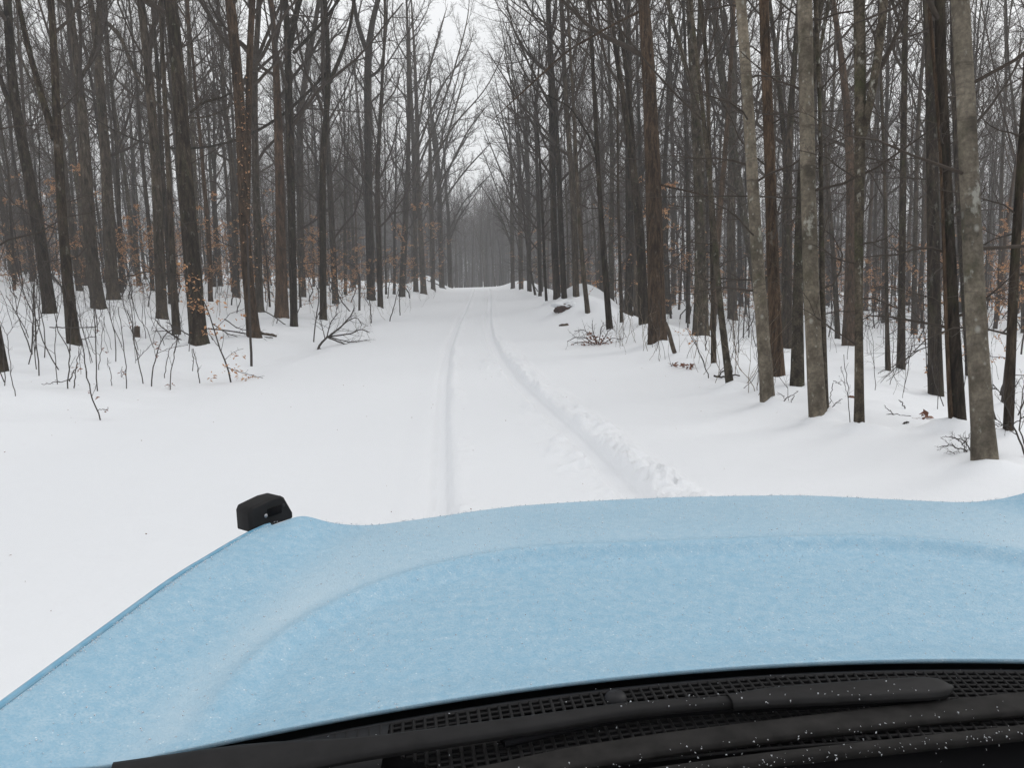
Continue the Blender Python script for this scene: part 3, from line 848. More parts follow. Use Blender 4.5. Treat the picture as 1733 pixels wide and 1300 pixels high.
def beech_meshes(seed, H, r, n1=12, leaves=5, lsize=0.075, lo=0.12):
    rng = np.random.default_rng(seed)
    k = 12
    P = np.stack([np.cumsum(rng.normal(0, 0.025 * H, k)), np.cumsum(rng.normal(0, 0.025 * H, k)), np.linspace(-0.15, H, k)], 1); P -= [P[0, 0], P[0, 1], 0]
    Rr = r * np.linspace(1, 0.15, k)
    g = Geo(); g.tubes(P[None], Rr[None], 6)
    P1, R1 = grow(rng, P[None], Rr[None], n1, lo, 0.98, 1.0, 1.5, 0.34, 7, 0.03, 0.13, 0.5, 0.011, 0.003, lt=0.6); g.tubes(P1, R1, 4)
    P2, R2 = grow(rng, P1, R1, 6, 0.2, 1.0, 0.5, 1.0, 0.42, 4, 0.0, 0.14, 0.6, 0.005, 0.002); g.tubes(P2, R2, 3)
    l = Geo()
    pts = np.concatenate([on_lines(rng, P2, leaves), on_lines(rng, P1[:, 2:], leaves)])
    keep = rng.random(len(pts)) < 0.8
    leaf_geo(l, rng, pts[keep], lsize, 0.5)
    return g.mesh("stem_mesh"), l.mesh("leaves_mesh", False)


BEECH = [beech_meshes(300 + i, 2.6 + 0.6 * i, 0.022 + 0.004 * i, 8 + i, 10, 0.075) for i in range(4)]
bi = [0]
BEECH_PROTO = []


def beech(label, px, py, hpx, vi, squash=1.0):
    b = ground_hit(px, py)
    D = float((b - EYE) @ FWD)
    h = hpx * D / F
    sc = h / (2.6 + 0.6 * vi)
    r = thing("beech_sapling", label, "sapling", b, rngb.uniform(0, 6.28))
    r.scale = (sc * squash, sc * squash, sc)
    s, l = BEECH[vi]
    a = obj("stem", s, M['stem'], r); c = obj("leaves", l, M['leaf_tan'], r)
    BEECH_PROTO.append((a, c))
    return r


beech("tan-leaved beech sapling glowing between the two dark trunks nearest the photo's left corner", 152, 500, 120, 1, 1.2)
beech("tan-leaved beech sapling right of the V-forked grey tree", 222, 506, 95, 0, 1.2)
beech("tan-leaved beech sapling at the photo's left edge behind the leaning trunk", 30, 507, 95, 2, 1.1)
beech("small tan-leaved beech left of the rusty orange trunk", 452, 512, 100, 0)
beech("tan-leaved beech between the rusty orange trunk and the kinked dark one", 522, 510, 110, 3, 1.2)
beech("tan-leaved beech behind the brushwood heap", 592, 512, 95, 1, 1.2)
beech("layered tan beech at the verge before the grey twin trunks", 694, 505, 165, 2, 1.0)
beech("tan-leaved beech closest to the lane's crest on the left verge", 738, 494, 120, 3)
beech("tan-leaved beech glowing between the thick red-brown trunk and the flared mottled one", 1150, 540, 130, 2, 1.25)
beech("tan-leaved beech left of the smooth pale beech, behind the bank", 1262, 560, 95, 1, 1.2)
beech("tan-leaved beech behind the white-flecked pale beech", 1402, 570, 170, 3, 0.8)
beech("faint tan-leaved beech left of the slender pale pole", 1482, 555, 110, 0, 1.2)
beech("tan-leaved beech between the straight dark pole and the broad-footed trunk", 1556, 580, 175, 2, 0.9)
beech("tan-leaved beech right of the biggest pale beech", 1692, 668, 230, 1, 0.9)
beech("tall tan-leaved beech near the photo's right edge behind the rightmost trunk", 1728, 600, 280, 3, 0.7)
beech("tan-leaved beech left of the thickest dark trunk", 250, 520, 110, 2, 1.2)
beech("tan-leaved beech right of the pair-stemmed tree", 400, 530, 130, 3, 0.9)
beech("tan-leaved beech behind the mossy speckled slim trunk", 1215, 540, 105, 0, 1.3)
beech("tan-leaved beech just behind the leaning dark trunk in the right clearing", 1620, 590, 150, 1, 1.1)

# curled leaves clinging to the pair-stemmed tree
lb_root = [o for o in bpy.data.objects if o.get("label", "").startswith("pair-stemmed")][0]
rl = np.random.default_rng(41)
bb = np.array(lb_root.location); Db = float((bb - EYE) @ FWD)
A_ = []
for yy in np.linspace(120, 470, 90):
    xx = np.interp(yy, [100, 400, 480], [404, 414, 421]) + rl.normal(4, 7)
    A_.append(EYE + ray(xx, yy + rl.normal(0, 12)) * (Db - 0.32 - 0.25 * rl.random()) - bb)
g = Geo(); leaf_geo(g, rl, A_, 0.085, 0.6)
# short shoots that carry those leaves
Ps = np.array([[a + np.array([0, 0.45, 0.05]), a + np.array([0, 0.2, 0.03]), a] for a in A_[::2]]); 
lv = obj("leaves", g.mesh("leaves_mesh", False), M['leaf_tan'], lb_root)
g = Geo(); g.tubes(Ps, np.full(Ps.shape[:2], 0.004), 3); obj("shoots", g.mesh("shoots_mesh"), M['stem'], lb_root)


# ---------------- hand-placed thin stems and fallen wood
def stems(name, label, cat, base_px, lines, mat='stem', group=None, twigs=0, leaf_pts=None, leaf='leaf_tan', lsize=0.07, depth=None, seed=0, tw_len=0.35, wmin=0.0026, jit=0.10):
    """lines: outlines in the photo's plane at the depth of base_px; every line is (x, y, width)"""
    rng = np.random.default_rng(900 + seed + int(base_px[0]))
    b = ground_hit(*base_px); D = float((b - EYE) @ FWD)
    r = thing(name, label, cat, b, group=group)
    g = Geo(); PP, RR = [], []
    for li, ln in enumerate(lines):
        P = np.array([EYE + ray(x, y) * D for x, y, w in ln]); Rr = np.array([max(wmin, w * (0.78 if name == 'sapling' else 1) * D / F / 2 / sqrt(1 + ((x - PW / 2) / F) ** 2)) for x, y, w in ln])
        if li:
            L = np.concatenate([[0], np.cumsum(np.linalg.norm(np.diff(P, axis=0), axis=1))])
            P = EYE + (P - EYE) * (1 + rng.normal(0, jit) * 2 * L / D)[:, None]
        P, Rr = resample(P - b, Rr, 12, 1)
        P[1:-1] += rng.normal(0, 0.006, (10, 3))
        if li == 0 and abs(ln[0][1] - base_px[1]) < 3:
            P = np.concatenate([[P[0] - [0, 0, 0.12]], P[1:]])
        PP.append(P); RR.append(Rr)
    PP, RR = np.array(PP), np.array(RR)
    g.tubes(PP, RR, 6)
    if twigs:
        P2, R2 = grow(rng, PP, RR, twigs, 0.25, 1.0, 0.4, 1.0, tw_len, 5, 0.03, 0.16, 0.6, 0.006, wmin * 0.7, lt=0.5); g.tubes(P2, R2, 4)
        P3, R3 = grow(rng, P2, R2, 3, 0.3, 1.0, 0.4, 1.0, 0.4, 3, 0.03, 0.16, 0.6, 0.004, wmin * 0.6); g.tubes(P3, R3, 3)
    obj("stem", g.mesh("stem_mesh"), M[mat], r)
    if leaf_pts:
        l = Geo(); A = []
        for x, y, n, sx, sy in leaf_pts:
            for _ in range(n):
                A.append(EYE + ray(x + rng.normal(0, sx), y + rng.normal(0, sy)) * (D * (1 + rng.normal(0, 0.012))) - b)
        leaf_geo(l, rng, A, lsize, 0.3)
        obj("leaves", l.mesh("leaves_mesh", False), M[leaf], r)
    return r


def W2(pts, w0, w1):
    n = len(pts)
    return [(x, y, w0 + (w1 - w0) * i / (n - 1)) for i, (x, y) in enumerate(pts)]


sp = lambda label, base, lines, **k: stems("sapling", label, "sapling", base, lines, **{'twigs': 3, 'tw_len': 0.2, **k})
sp("thin Y-forked whip nearest the photo's left corner", (26, 671), [W2([(26, 671), (20, 640), (12, 568)], 2.2, 1.6), W2([(12, 568), (4, 552), (-2, 540)], 1.4, 1), W2([(12, 568), (25, 550), (36, 534)], 1.4, 1)])
sp("V-shaped pair of dark whips left of the dead twig tangle", (53, 600), [W2([(53, 600), (55, 550), (57, 495), (55, 470)], 3.4, 2), W2([(52, 596), (42, 565), (27, 528), (10, 500)], 3.2, 1.6), W2([(27, 528), (40, 480), (52, 445)], 2, 1)], twigs=4, leaf_pts=[(15, 502, 5, 8, 5), (36, 505, 4, 4, 4), (22, 466, 4, 5, 3)], leaf='leaf_brown')
sp("plain straight whip in front of the slim dark trunk's left side", (97, 651), [W2([(97, 651), (93, 600), (96, 535), (98, 500)], 2.2, 1.4)])
sp("dark whip leaning right with a low side branch pointing left", (114, 658), [W2([(114, 658), (117, 620), (119, 574), (121, 540)], 3.2, 2), W2([(120, 640), (108, 645), (86, 649), (70, 650)], 2.6, 1.4), W2([(125, 657), (128, 630), (134, 590)], 3, 1.6), W2([(118, 646), (126, 625), (131, 622)], 3, 2)], leaf_pts=[(130, 624, 5, 3, 3), (137, 612, 3, 2, 2)], leaf='leaf_brown')
sp("curved whip standing in open snow farthest forward on the left", (172, 712), [W2([(172, 712), (155, 671), (148, 640), (143, 615), (140, 585), (138, 574)], 3.2, 2.4), W2([(138, 574), (148, 571), (161, 570), (163, 562)], 2.4, 1.4), W2([(165, 696), (172, 692), (180, 694), (183, 690)], 1.6, 1)], leaf_pts=[(174, 696, 2, 3, 1), (150, 664, 2, 2, 1), (164, 672, 2, 2, 1)], leaf='leaf_brown')
sp("tall straight whip rising above all the others in the left foreground", (165, 662), [W2([(165, 662), (162, 600), (160, 540), (158, 495), (155, 440)], 2.8, 1.8), W2([(162, 560), (170, 535), (182, 500)], 1.6, 1), W2([(161, 600), (150, 575), (146, 540)], 1.4, 0.9)], leaf_pts=[(163, 565, 3, 3, 4)], leaf='leaf_brown')
sp("thin whip right beside the tall straight one", (166, 626), [W2([(166, 626), (170, 600), (173, 570), (177, 535)], 2, 1.2)])
sp("short crooked whip between the tall straight one and the stump", (188, 653), [W2([(188, 653), (189, 637), (183, 618), (182, 605)], 1.8, 1.2)])
sp("forked whip with a curled brown leaf, left of the stump", (213, 658), [W2([(213, 658), (214, 615), (208, 580), (206, 557), (200, 520)], 2.4, 1.5), W2([(213, 625), (205, 640), (207, 620)], 1.4, 1)], leaf_pts=[(207, 630, 5, 2, 4), (179, 596, 4, 2, 3)], leaf='leaf_brown')
sp("S-curved whip crossing in front of the stump", (243, 650), [W2([(243, 650), (240, 632), (230, 599), (226, 570), (224, 548), (215, 525)], 2.6, 1.6), W2([(230, 610), (245, 595), (262, 577)], 1.6, 1)], leaf_pts=[(222, 549, 3, 4, 2), (262, 583, 3, 2, 2)], leaf='leaf_brown')
sp("bent whip arching right towards the thickest dark trunk", (255, 654), [W2([(255, 654), (260, 620), (266, 593), (275, 570), (288, 557), (305, 553)], 3, 1.8), W2([(264, 600), (285, 590), (318, 584)], 1.6, 1)], leaf_pts=[(266, 588, 8, 2.5, 4), (262, 603, 3, 2, 2)], leaf='leaf_brown')
sp("whip with a dark leaf tuft at its foot, left of the thickest dark trunk", (287, 660), [W2([(287, 660), (291, 620), (296, 590), (302, 565), (306, 545)], 2.4, 1.5)], leaf_pts=[(289, 649, 8, 2.5, 3)], leaf='leaf_brown')
sp("thin leaning whip just behind the tufted one", (278, 640), [W2([(278, 640), (282, 610), (288, 590), (300, 572)], 2, 1.2)])
sp("two thin whips in front of the thickest dark trunk's foot", (338, 649), [W2([(338, 649), (333, 615), (327, 590)], 2.4, 1.6), W2([(326, 628), (327, 608), (325, 590)], 2, 1.4)])
sp("orange-leaved beech sapling leaning left in front of the thickest dark trunk", (392, 647), [W2([(392, 647), (384, 618), (368, 580), (357, 538), (345, 505), (318, 470), (302, 449)], 4.0, 1.4), W2([(362, 560), (390, 530), (420, 520)], 1.8, 1), W2([(355, 536), (335, 520), (322, 515)], 1.6, 1), W2([(386, 622), (405, 630), (445, 640)], 1.8, 1), W2([(372, 590), (350, 560), (330, 562)], 1.6, 1), W2([(380, 610), (395, 596), (412, 590)], 1.4, 0.8)],
   leaf_pts=[(308, 452, 14, 7, 5), (325, 470, 16, 10, 5), (318, 488, 20, 12, 4), (345, 512, 34, 17, 7), (330, 520, 16, 10, 3), (355, 525, 16, 10, 6), (345, 560, 14, 11, 3), (372, 548, 14, 10, 8), (412, 537, 10, 10, 4), (388, 625, 20, 8, 6), (420, 640, 26, 14, 3), (360, 640, 10, 7, 8), (402, 600, 12, 12, 5)], lsize=0.085)
sp("sapling pole in front of the pair-stemmed tree", (425, 620), [W2([(425, 620), (424, 560), (421, 500), (420, 440), (418, 380)], 6, 4)])
sp("bare sapling left of the brushwood heap", (530, 579), [W2([(530, 579), (535, 540), (540, 505), (538, 470)], 3, 2), W2([(535, 540), (545, 520), (549, 500)], 2, 1.2)])
sp("stiff dark sapling right of the brushwood heap on the verge", (628, 547), [W2([(628, 547), (627, 520), (624, 500)], 3, 2)])
sp("leaning sapling on the verge two steps past the brushwood heap", (659, 544), [W2([(659, 544), (665, 525), (670, 505), (674, 490)], 2.6, 1.4)])
sp("short sapling on the verge before the layered tan beech", (677, 534), [W2([(677, 534), (676, 510), (677, 490)], 2.4, 1.5)])
sp("slanting pole on the far left snow bank by the crest", (722, 476), [W2([(755, 489), (740, 481), (722, 474)], 2.6, 2)])
sp("thin whip behind the white-flecked beech on the right", (1438, 724), [W2([(1438, 724), (1436, 680), (1432, 640), (1428, 600)], 2, 1.3), W2([(1435, 670), (1428, 640), (1424, 620)], 1.2, .8)], leaf_pts=[(1434, 672, 3, 2, 2)], leaf='leaf_brown')
sp("thin straight whip in front of the thin straight brown stem", (1195, 594), [W2([(1195, 594), (1194, 570), (1193, 545)], 2.4, 2)])
sp("pair of dark whips right of the mossy speckled slim trunk", (1245, 598), [W2([(1245, 598), (1242, 560), (1240, 530)], 2.2, 1.6), W2([(1250, 597), (1250, 560), (1252, 520), (1256, 470)], 2.4, 1.6)])
sp("pair of brown saplings left of the smooth pale beech", (1258, 572), [W2([(1258, 572), (1259, 540), (1262, 510)], 3, 2.4), W2([(1267, 571), (1268, 540), (1267, 510)], 3, 2.4)])
sp("reddish sapling with few leaves between the leaning stub and the brown stem", (1200, 640), [W2([(1200, 640), (1190, 610), (1176, 582), (1165, 562)], 2.6, 1.6), W2([(1185, 600), (1172, 570), (1160, 555)], 1.6, 1)], leaf_pts=[(1160, 562, 14, 10, 5), (1172, 575, 4, 4, 3)], lsize=0.06, twigs=2)
sp("drooping branch with tan leaves left of the broad-footed dark trunk", (1580, 664), [W2([(1578, 584), (1556, 592), (1530, 610), (1505, 632), (1490, 648)], 3, 1.2), W2([(1556, 592), (1535, 600), (1510, 622)], 2, 1), W2([(1540, 604), (1530, 625), (1500, 645)], 2, 1), W2([(1575, 580), (1545, 585), (1520, 598)], 2, 1)], twigs=4, tw_len=0.3, leaf_pts=[(1562, 575, 12, 8, 6), (1568, 625, 8, 6, 8), (1590, 560, 8, 8, 8)], lsize=0.08)

stems("fallen_branch", "brushwood heap of a fallen branch fanning right on the left verge", "branch", (535, 592), [W2([(535, 593), (545, 578), (556, 570), (575, 555), (592, 538), (600, 520)], 5, 1.5), W2([(556, 572), (580, 580), (600, 592), (610, 601)], 3, 1.6), W2([(538, 588), (556, 600), (578, 607)], 2.6, 1.4), W2([(556, 570), (590, 566), (612, 556), (625, 563)], 3, 1.4), W2([(556, 570), (585, 545), (604, 535), (612, 550)], 2.6, 1.2), W2([(552, 572), (560, 545), (572, 530)], 2.4, 1.2), W2([(556, 570), (595, 580), (622, 575)], 2.4, 1.2), W2([(550, 574), (545, 550), (540, 530)], 1.8, 1)], twigs=9, tw_len=0.45, jit=0.25, seed=3)
stems("log", "broken grey-brown log poking from snow beside the pair-stemmed tree", "log", (446, 568), [W2([(436, 563), (450, 566), (462, 567), (468, 569)], 7, 3.5)], mat='rot', wmin=0.02)
stems("fallen_branch", "tangle of thin dead branches heaped left of the thickest dark trunk", "branch", (300, 575), [W2([(310, 578), (290, 566), (272, 552), (262, 540)], 3, 1.5), W2([(325, 570), (300, 556), (282, 545)], 2.6, 1.4), W2([(318, 577), (296, 577), (280, 574)], 2.4, 1.2), W2([(300, 570), (280, 560), (258, 560)], 2, 1)], twigs=7, tw_len=0.5, seed=5, jit=0.2)
stems("fallen_branch", "long dead branch lying right of the thickest dark trunk", "branch", (390, 570), [W2([(352, 556), (390, 560), (425, 566), (462, 572)], 3, 1.5), W2([(380, 540), (400, 555), (430, 562)], 2.2, 1.2), W2([(360, 548), (385, 565), (410, 572)], 2, 1.2)], twigs=6, tw_len=0.4, seed=6, jit=0.2)
stems("fallen_pole", "thin straight pole caught flat across two saplings, left foreground", "branch", (120, 590), [W2([(84, 554), (120, 554), (161, 554)], 2.4, 2.2)])
stems("fallen_branch", "bleached branch lying on snow at the foot of the rusty orange trunk", "branch", (470, 548), [W2([(445, 525), (465, 537), (485, 551), (500, 556)], 2.2, 1.4), W2([(470, 540), (465, 560), (464, 568)], 1.6, 1)], twigs=3, seed=8)
stems("log", "dark bent log on snow behind the foot of the mossy speckled trunk", "log", (1228, 640), [W2([(1208, 636), (1220, 639), (1230, 637), (1240, 634), (1252, 636)], 4, 2.5), W2([(1216, 638), (1222, 630), (1226, 628)], 2.4, 1.2)], mat='stem', wmin=0.012)
stems("fallen_branch", "dark twiggy branch fanning left from the biggest pale beech's foot", "branch", (1640, 768), [W2([(1645, 772), (1628, 760), (1605, 752), (1590, 757)], 3, 1.4), W2([(1645, 765), (1630, 745), (1612, 742)], 2.6, 1.2), W2([(1640, 775), (1625, 770), (1605, 764)], 2.4, 1.2), W2([(1632, 776), (1632, 750), (1640, 735)], 2.4, 1.6), W2([(1630, 752), (1615, 740), (1600, 738)], 2.2, 1)], twigs=6, tw_len=0.4, seed=9, jit=0.15)
stems("bare_shrub", "dark bare shrub spreading from the photo's right edge", "shrub", (1738, 775), [W2([(1738, 780), (1722, 735), (1708, 705), (1696, 670), (1680, 650)], 4, 1.4), W2([(1736, 760), (1725, 720), (1728, 680), (1735, 640)], 3, 1.4), W2([(1712, 712), (1695, 722), (1680, 716)], 2.2, 1), W2([(1700, 685), (1715, 660), (1728, 640)], 2.4, 1.2), W2([(1715, 718), (1735, 705), (1745, 700)], 2.4, 1.2), W2([(1690, 660), (1676, 655), (1668, 640)], 2, 1)], twigs=6, tw_len=0.4, seed=10, jit=0.2)
stems("fallen_stick", "curved stick on snow with dead leaves at its right end", "stick", (1520, 703), [W2([(1480, 702), (1498, 703), (1512, 701), (1540, 704)], 2, 1.2), W2([(1512, 701), (1502, 692), (1496, 686)], 1.8, 1), W2([(1540, 704), (1560, 715), (1582, 720)], 1.8, 1)], leaf_pts=[(1549, 708, 16, 4, 4), (1570, 706, 6, 4, 4)], leaf='leaf_brown', lsize=0.10)
stems("fallen_stick", "short dark stick standing in snow left of the straight dark pole's shadow side", "stick", (1533, 692), [W2([(1533, 692), (1527, 682), (1521, 677)], 2.4, 1.6)])
stems("fallen_stick", "stubby dark stick below the curved leafy stick", "stick", (1533, 718), [W2([(1527, 720), (1538, 714)], 4.5, 3)], wmin=0.008)
stems("fallen_branch", "forked twig sticking up from snow between the two pale beeches", "branch", (1330, 686), [W2([(1318, 686), (1335, 672), (1351, 662)], 2, 1), W2([(1330, 676), (1322, 668), (1316, 664)], 1.4, .8), W2([(1335, 686), (1345, 670)], 1.6, 1)], twigs=1)
stems("fallen_branch", "thin twigs behind the narrow stem at the white-flecked beech", "branch", (1405, 700), [W2([(1402, 696), (1412, 685), (1426, 676)], 2, 1), W2([(1410, 648), (1404, 680), (1400, 695)], 1.4, 1), W2([(1410, 645), (1424, 652)], 1.4, 1)], leaf_pts=[(1404, 694, 8, 3, 3)], leaf='leaf_brown', twigs=2)

# dark weed clump and the dry growth along the right bank
stems("weed_clump", "dark clump of dead leaves and arching stalks at the lane's right edge", "weeds", (1012, 583), [W2([(1012, 583), (1000, 565), (985, 558), (972, 560)], 1.8, 1), W2([(1008, 584), (992, 572), (975, 570), (960, 578)], 1.8, 1), W2([(1014, 583), (1016, 560), (1022, 545)], 1.8, 1), W2([(1016, 583), (1030, 560), (1040, 552)], 1.8, 1), W2([(1010, 583), (1004, 562), (1002, 548)], 1.6, 1), W2([(1018, 584), (1036, 572), (1052, 574)], 1.6, 1), W2([(1006, 584), (985, 578), (966, 584)], 1.6, 1)], twigs=5, tw_len=0.5, jit=0.3,
      leaf_pts=[(1000, 580, 50, 12, 3), (1018, 578, 40, 10, 3), (1003, 570, 30, 8, 4), (1022, 571, 14, 6, 4), (994, 565, 10, 4, 3), (1012, 584, 30, 14, 1.2)], leaf='leaf_brown', lsize=0.09)
stems("dead_leaf_tuft", "first of three dark curled leaf tufts on the bank, nearest the lane", "leaf tuft", (1139, 620), [W2([(1136, 622), (1139, 614)], 1.2, .8)], leaf_pts=[(1139, 617, 14, 2.5, 2)], leaf='leaf_brown', lsize=0.09)
stems("dead_leaf_tuft", "middle one of three dark curled leaf tufts on the bank", "leaf tuft", (1158, 622), [W2([(1158, 624), (1158, 616)], 1.2, .8)], leaf_pts=[(1157, 618, 14, 2.5, 2.5)], leaf='leaf_brown', lsize=0.09)
stems("dead_leaf_tuft", "last of three dark curled leaf tufts on the bank, beside the speckled trunk", "leaf tuft", (1173, 623), [W2([(1171, 625), (1173, 616)], 1.2, .8)], leaf_pts=[(1172, 619, 14, 3, 2.5)], leaf='leaf_brown', lsize=0.09)

# stump and rock
b = ground_hit(232, 570)
g = Geo(); zz = np.array([-0.2, 0.02, 0.1, 0.2, 0.27, 0.275]); P = np.stack([zz * 0.1, zz * 0, zz], 1)
lump(g, P, np.array([0.10, 0.085, 0.075, 0.07, 0.066, 0.004]), 12, np.random.default_rng(2), 0.12)
tag(obj("stump", g.mesh("stump"), M['rot'], None, b), "small dark stump in the snow left of the twig tangle", "stump")
rr_ = np.random.default_rng(8)


def rock_mesh(nm, sx, sy, sz, seed):
    u, v = np.meshgrid(np.linspace(0, 2 * pi, 33), np.linspace(0.02, pi - 0.02, 17))
    d = np.stack([np.cos(u) * np.sin(v), np.sin(u) * np.sin(v), np.cos(v)], -1)
    n = fbm(d[..., 0] * 2.2 + 7, d[..., 1] * 2.2 + d[..., 2] * 1.7, seed, 3) * 0.7 + np.floor(fbm(d[..., 0] * 1.6, d[..., 2] * 2 + d[..., 1], seed + 4, 2) * 6) / 14
    n[:, -1] = n[:, 0]
    return Geo().grid(d * np.array([sx, sy, sz]) * (1 + n[..., None])).mesh(nm)


p = ground_hit(957, 524)
rk = tag(obj("rock", rock_mesh("rock", 0.40, 0.36, 0.20, 5), M['rock'], None, p + np.array([0.0, 0.2, 0.0])), "dark reddish rock showing under a cap of snow on the right bank", "rock")
obj("snow_cap", rock_mesh("snow_cap", 0.46, 0.42, 0.15, 15), M['snow'], rk, (0.02, 0.10, 0.15))
p = ground_hit(955, 551)
tag(obj("rock", rock_mesh("rock_small", 0.17, 0.1, 0.07, 9), M['rot'], None, p), "small dark stone on the snowy mound by the lane", "rock")

# dry stalks along the right bank and scattered bare whips, one by one
def whip_mesh(seed, H, r, n1, lean=0.05, straw=False):
    rng = np.random.default_rng(seed)
    k = 10
    P = np.stack([np.cumsum(rng.normal(0, lean * H / 3, k)), np.cumsum(rng.normal(0, lean * H / 3, k)), np.linspace(-0.12, H, k)], 1); P -= [P[0, 0], P[0, 1], 0]
    Rr = r * np.linspace(1, 0.3, k)
    g = Geo(); g.tubes(P[None], Rr[None], 5)
    if n1:
        P1, R1 = grow(rng, P[None], Rr[None], n1, 0.25, 1, 0.4, 0.9, 0.36, 6, 0.05, 0.14, 0.6, 0.008, 0.0018); g.tubes(P1, R1, 4)
        P2, R2 = grow(rng, P1, R1, 4, 0.2, 1, 0.4, 0.9, 0.42, 4, 0.04, 0.14, 0.6, 0.004, 0.0014); g.tubes(P2, R2, 3)
    return g.mesh("stem_mesh")


WHIP = [whip_mesh(600 + i, 1.0 + 0.35 * i, 0.0042 + 0.0011 * i, 4 + i) for i in range(6)]
STALK = [whip_mesh(640 + i, 0.45 + 0.12 * i, 0.0035, 1 + i % 3, 0.09) for i in range(5)]
wp = []
for i in range(200):
    for _ in range(50):
        if i < 75: y = rngb.uniform(13, 34); x = rngb.uniform(-0.72 * y - 1, -6.6)
        else: y = rngb.uniform(10, 34); x = rngb.uniform(5.2, 0.72 * y + 1)
        if i >= 150: y = rngb.uniform(11.5, 22); x = rngb.uniform(-0.70 * y, -7.0)
        if not any((x - a) ** 2 + (y - b) ** 2 < 0.3 for a, b in wp): break
    wp.append((x, y))
whip_obs = []
for i, (x, y) in enumerate(wp):
    m = WHIP[int(rngb.integers(0, 6))]
    sd = "left" if x < 0 else "right"
    o = obj("sapling", m, M['stem'], None, (x, y, float(height(x, y))))
    o.rotation_euler = (rngb.normal(0, 0.15), rngb.normal(0, 0.15), rngb.uniform(0, 6.28)); s = rngb.uniform(0.7, 1.3); o.scale = (s, s, s)
    tag(o, f"small bare twiggy sapling in the snow among the {sd} trees", "sapling", f"small bare saplings among the {sd} trees")
    whip_obs.append(o)
for i in range(85):
    px = rngb.uniform(1040, 1340) if i < 60 else rngb.uniform(600, 745)
    py = np.interp(px, [600, 640, 740, 1040, 1130, 1230, 1340], [572, 548, 510, 588, 612, 650, 694]) + (rngb.uniform(-26, 6) if i < 60 else rngb.uniform(-14, 2))
    p = ground_hit(px, py)
    rt = i < 60
    o = obj("dry_weed", STALK[i % 5], M['straw'] if rngb.random() < 0.55 else M['stem'], None, p)
    if len(o.material_slots): o.material_slots[0].link = 'OBJECT'; o.material_slots[0].material = M['straw'] if rngb.random() < 0.5 else M['stem']
    o.rotation_euler = (rngb.normal(0, 0.2), rngb.normal(0, 0.2), rngb.uniform(0, 6.28)); s = rngb.uniform(0.8, 1.9); o.scale = (s, s, s)
    tag(o, "dry weed stalk poking through snow along the right bank" if rt else "dry weed stalk poking through snow on the far left verge", "weed", "dry weeds along the right bank" if rt else "dry weeds on the far left verge")

# thin brush farther in, too much to count
pts = []
for _ in range(40000):
    if len(pts) >= 950: break
    y = rngb.uniform(30, 110); x = rngb.uniform(-0.78, 0.78) * y
    if -6.0 < x < 5.4: continue
    if rngb.random() > 0.25 + 1.2 * (vnoise(x / 5, y / 5, 131) - 0.3): continue
    pts.append((x, y, float(height(x, y)) - 0.03))
n = len(pts)
src = [(o,) for o in whip_obs[:5]] + [BEECH_PROTO[0], BEECH_PROTO[2]]
scatter_stuff("undergrowth", "thin bare brush and tan beech leaves between the farther trunks", pts,
              np.stack([rngb.normal(0, 0.15, n), rngb.normal(0, 0.15, n), rngb.uniform(0, 6.28, n)], 1), rngb.uniform(0.6, 1.7, n) * np.where(rngb.random(n) < 0.3, 1.0, 1.0),
              [int(rngb.choice(7, p=[.17, .17, .17, .17, .17, .08, .07])) for _ in range(n)], src)

# small bits of bark and leaf dropped on the lane
fl = Geo(); leaf_geo(fl, np.random.default_rng(5), [[0, 0, 0.004]], 0.05, 0.05); FL = fl.mesh("leaf_mesh", False)
for i in range(70):
    y = rngb.uniform(3.2, 17); x = rngb.uniform(-0.62 * y - 0.3, min(3.6, 0.5 * y))
    o = obj("fallen_leaf", FL, M['leaf_brown'], None, (x, y, float(height(x, y, True)) + 0.006))
    o.rotation_euler = (rngb.normal(0, 0.3), rngb.normal(0, 0.3), rngb.uniform(0, 6.28)); s = rngb.uniform(0.4, 1.0); o.scale = (s, s * rngb.uniform(0.3, 1), s)
    tag(o, "tiny dark leaf scrap lying on the white lane", "leaf", "leaf scraps on the lane")

# ------------------------------------------------------------------ the vehicle whose frosted hood fills the foreground
CX = 0.40
CAR = thing("off_road_vehicle", "pale blue off-road vehicle with frost on its hood, seen from the driver's seat", "vehicle", (CX, 0.9, 0.0))
CO = np.array([CX, 0.9, 0.0])


def v_rear(u): return 0.90 - 0.21 * u * u
def v_front(u): return 1.725 - 0.20 * u * u - 0.08 * sstep(0.3, 0.72, np.abs(u)) - 0.035 * sstep(0.72, 0.82, np.abs(u))
def u_edge(v): return np.interp(v, [-0.2, 0.3, 0.816, 1.03, 1.25, 1.376, 1.454, 1.52, 1.60, 1.75], [0.985, 0.975, 0.948, 0.917, 0.885, 0.862, 0.840, 0.815, 0.775, 0.70])


def bulge_sdf(u, v):
    qx = np.abs(u) - 0.23 - 0.02 * (v < 0.8); qy = v - 0.845 + 0.02 * u
    out = np.sqrt(np.maximum(qx, 0) ** 2 + np.maximum(qy, 0) ** 2)
    return out + np.minimum(np.maximum(qx, qy), 0) - 0.5


def hood_z(u, v):
    de = u_edge(v) - np.abs(u)
    z = 1.252 - 0.008 * u * u + 0.030 * (1 - sstep(0.0, 0.17, de)) + 0.010 * np.exp(-((de - 0.0) / 0.05) ** 2) * (1 - sstep(1.15, 1.42, v))
    z = z + 0.017 * np.exp(-((np.abs(u) - 0.772) / 0.036) ** 2 - ((v - 1.53) / 0.13) ** 2)
    d = bulge_sdf(u, v)
    rf = sstep(-0.01, 0.09, v - v_rear(u))
    z = z - rf * (0.015 * sstep(0.0, 0.04, -d) - 0.005 * np.exp(-(d / 0.016) ** 2))
    z = z - 0.028 * sstep(1.40, 1.74, v)
    return z


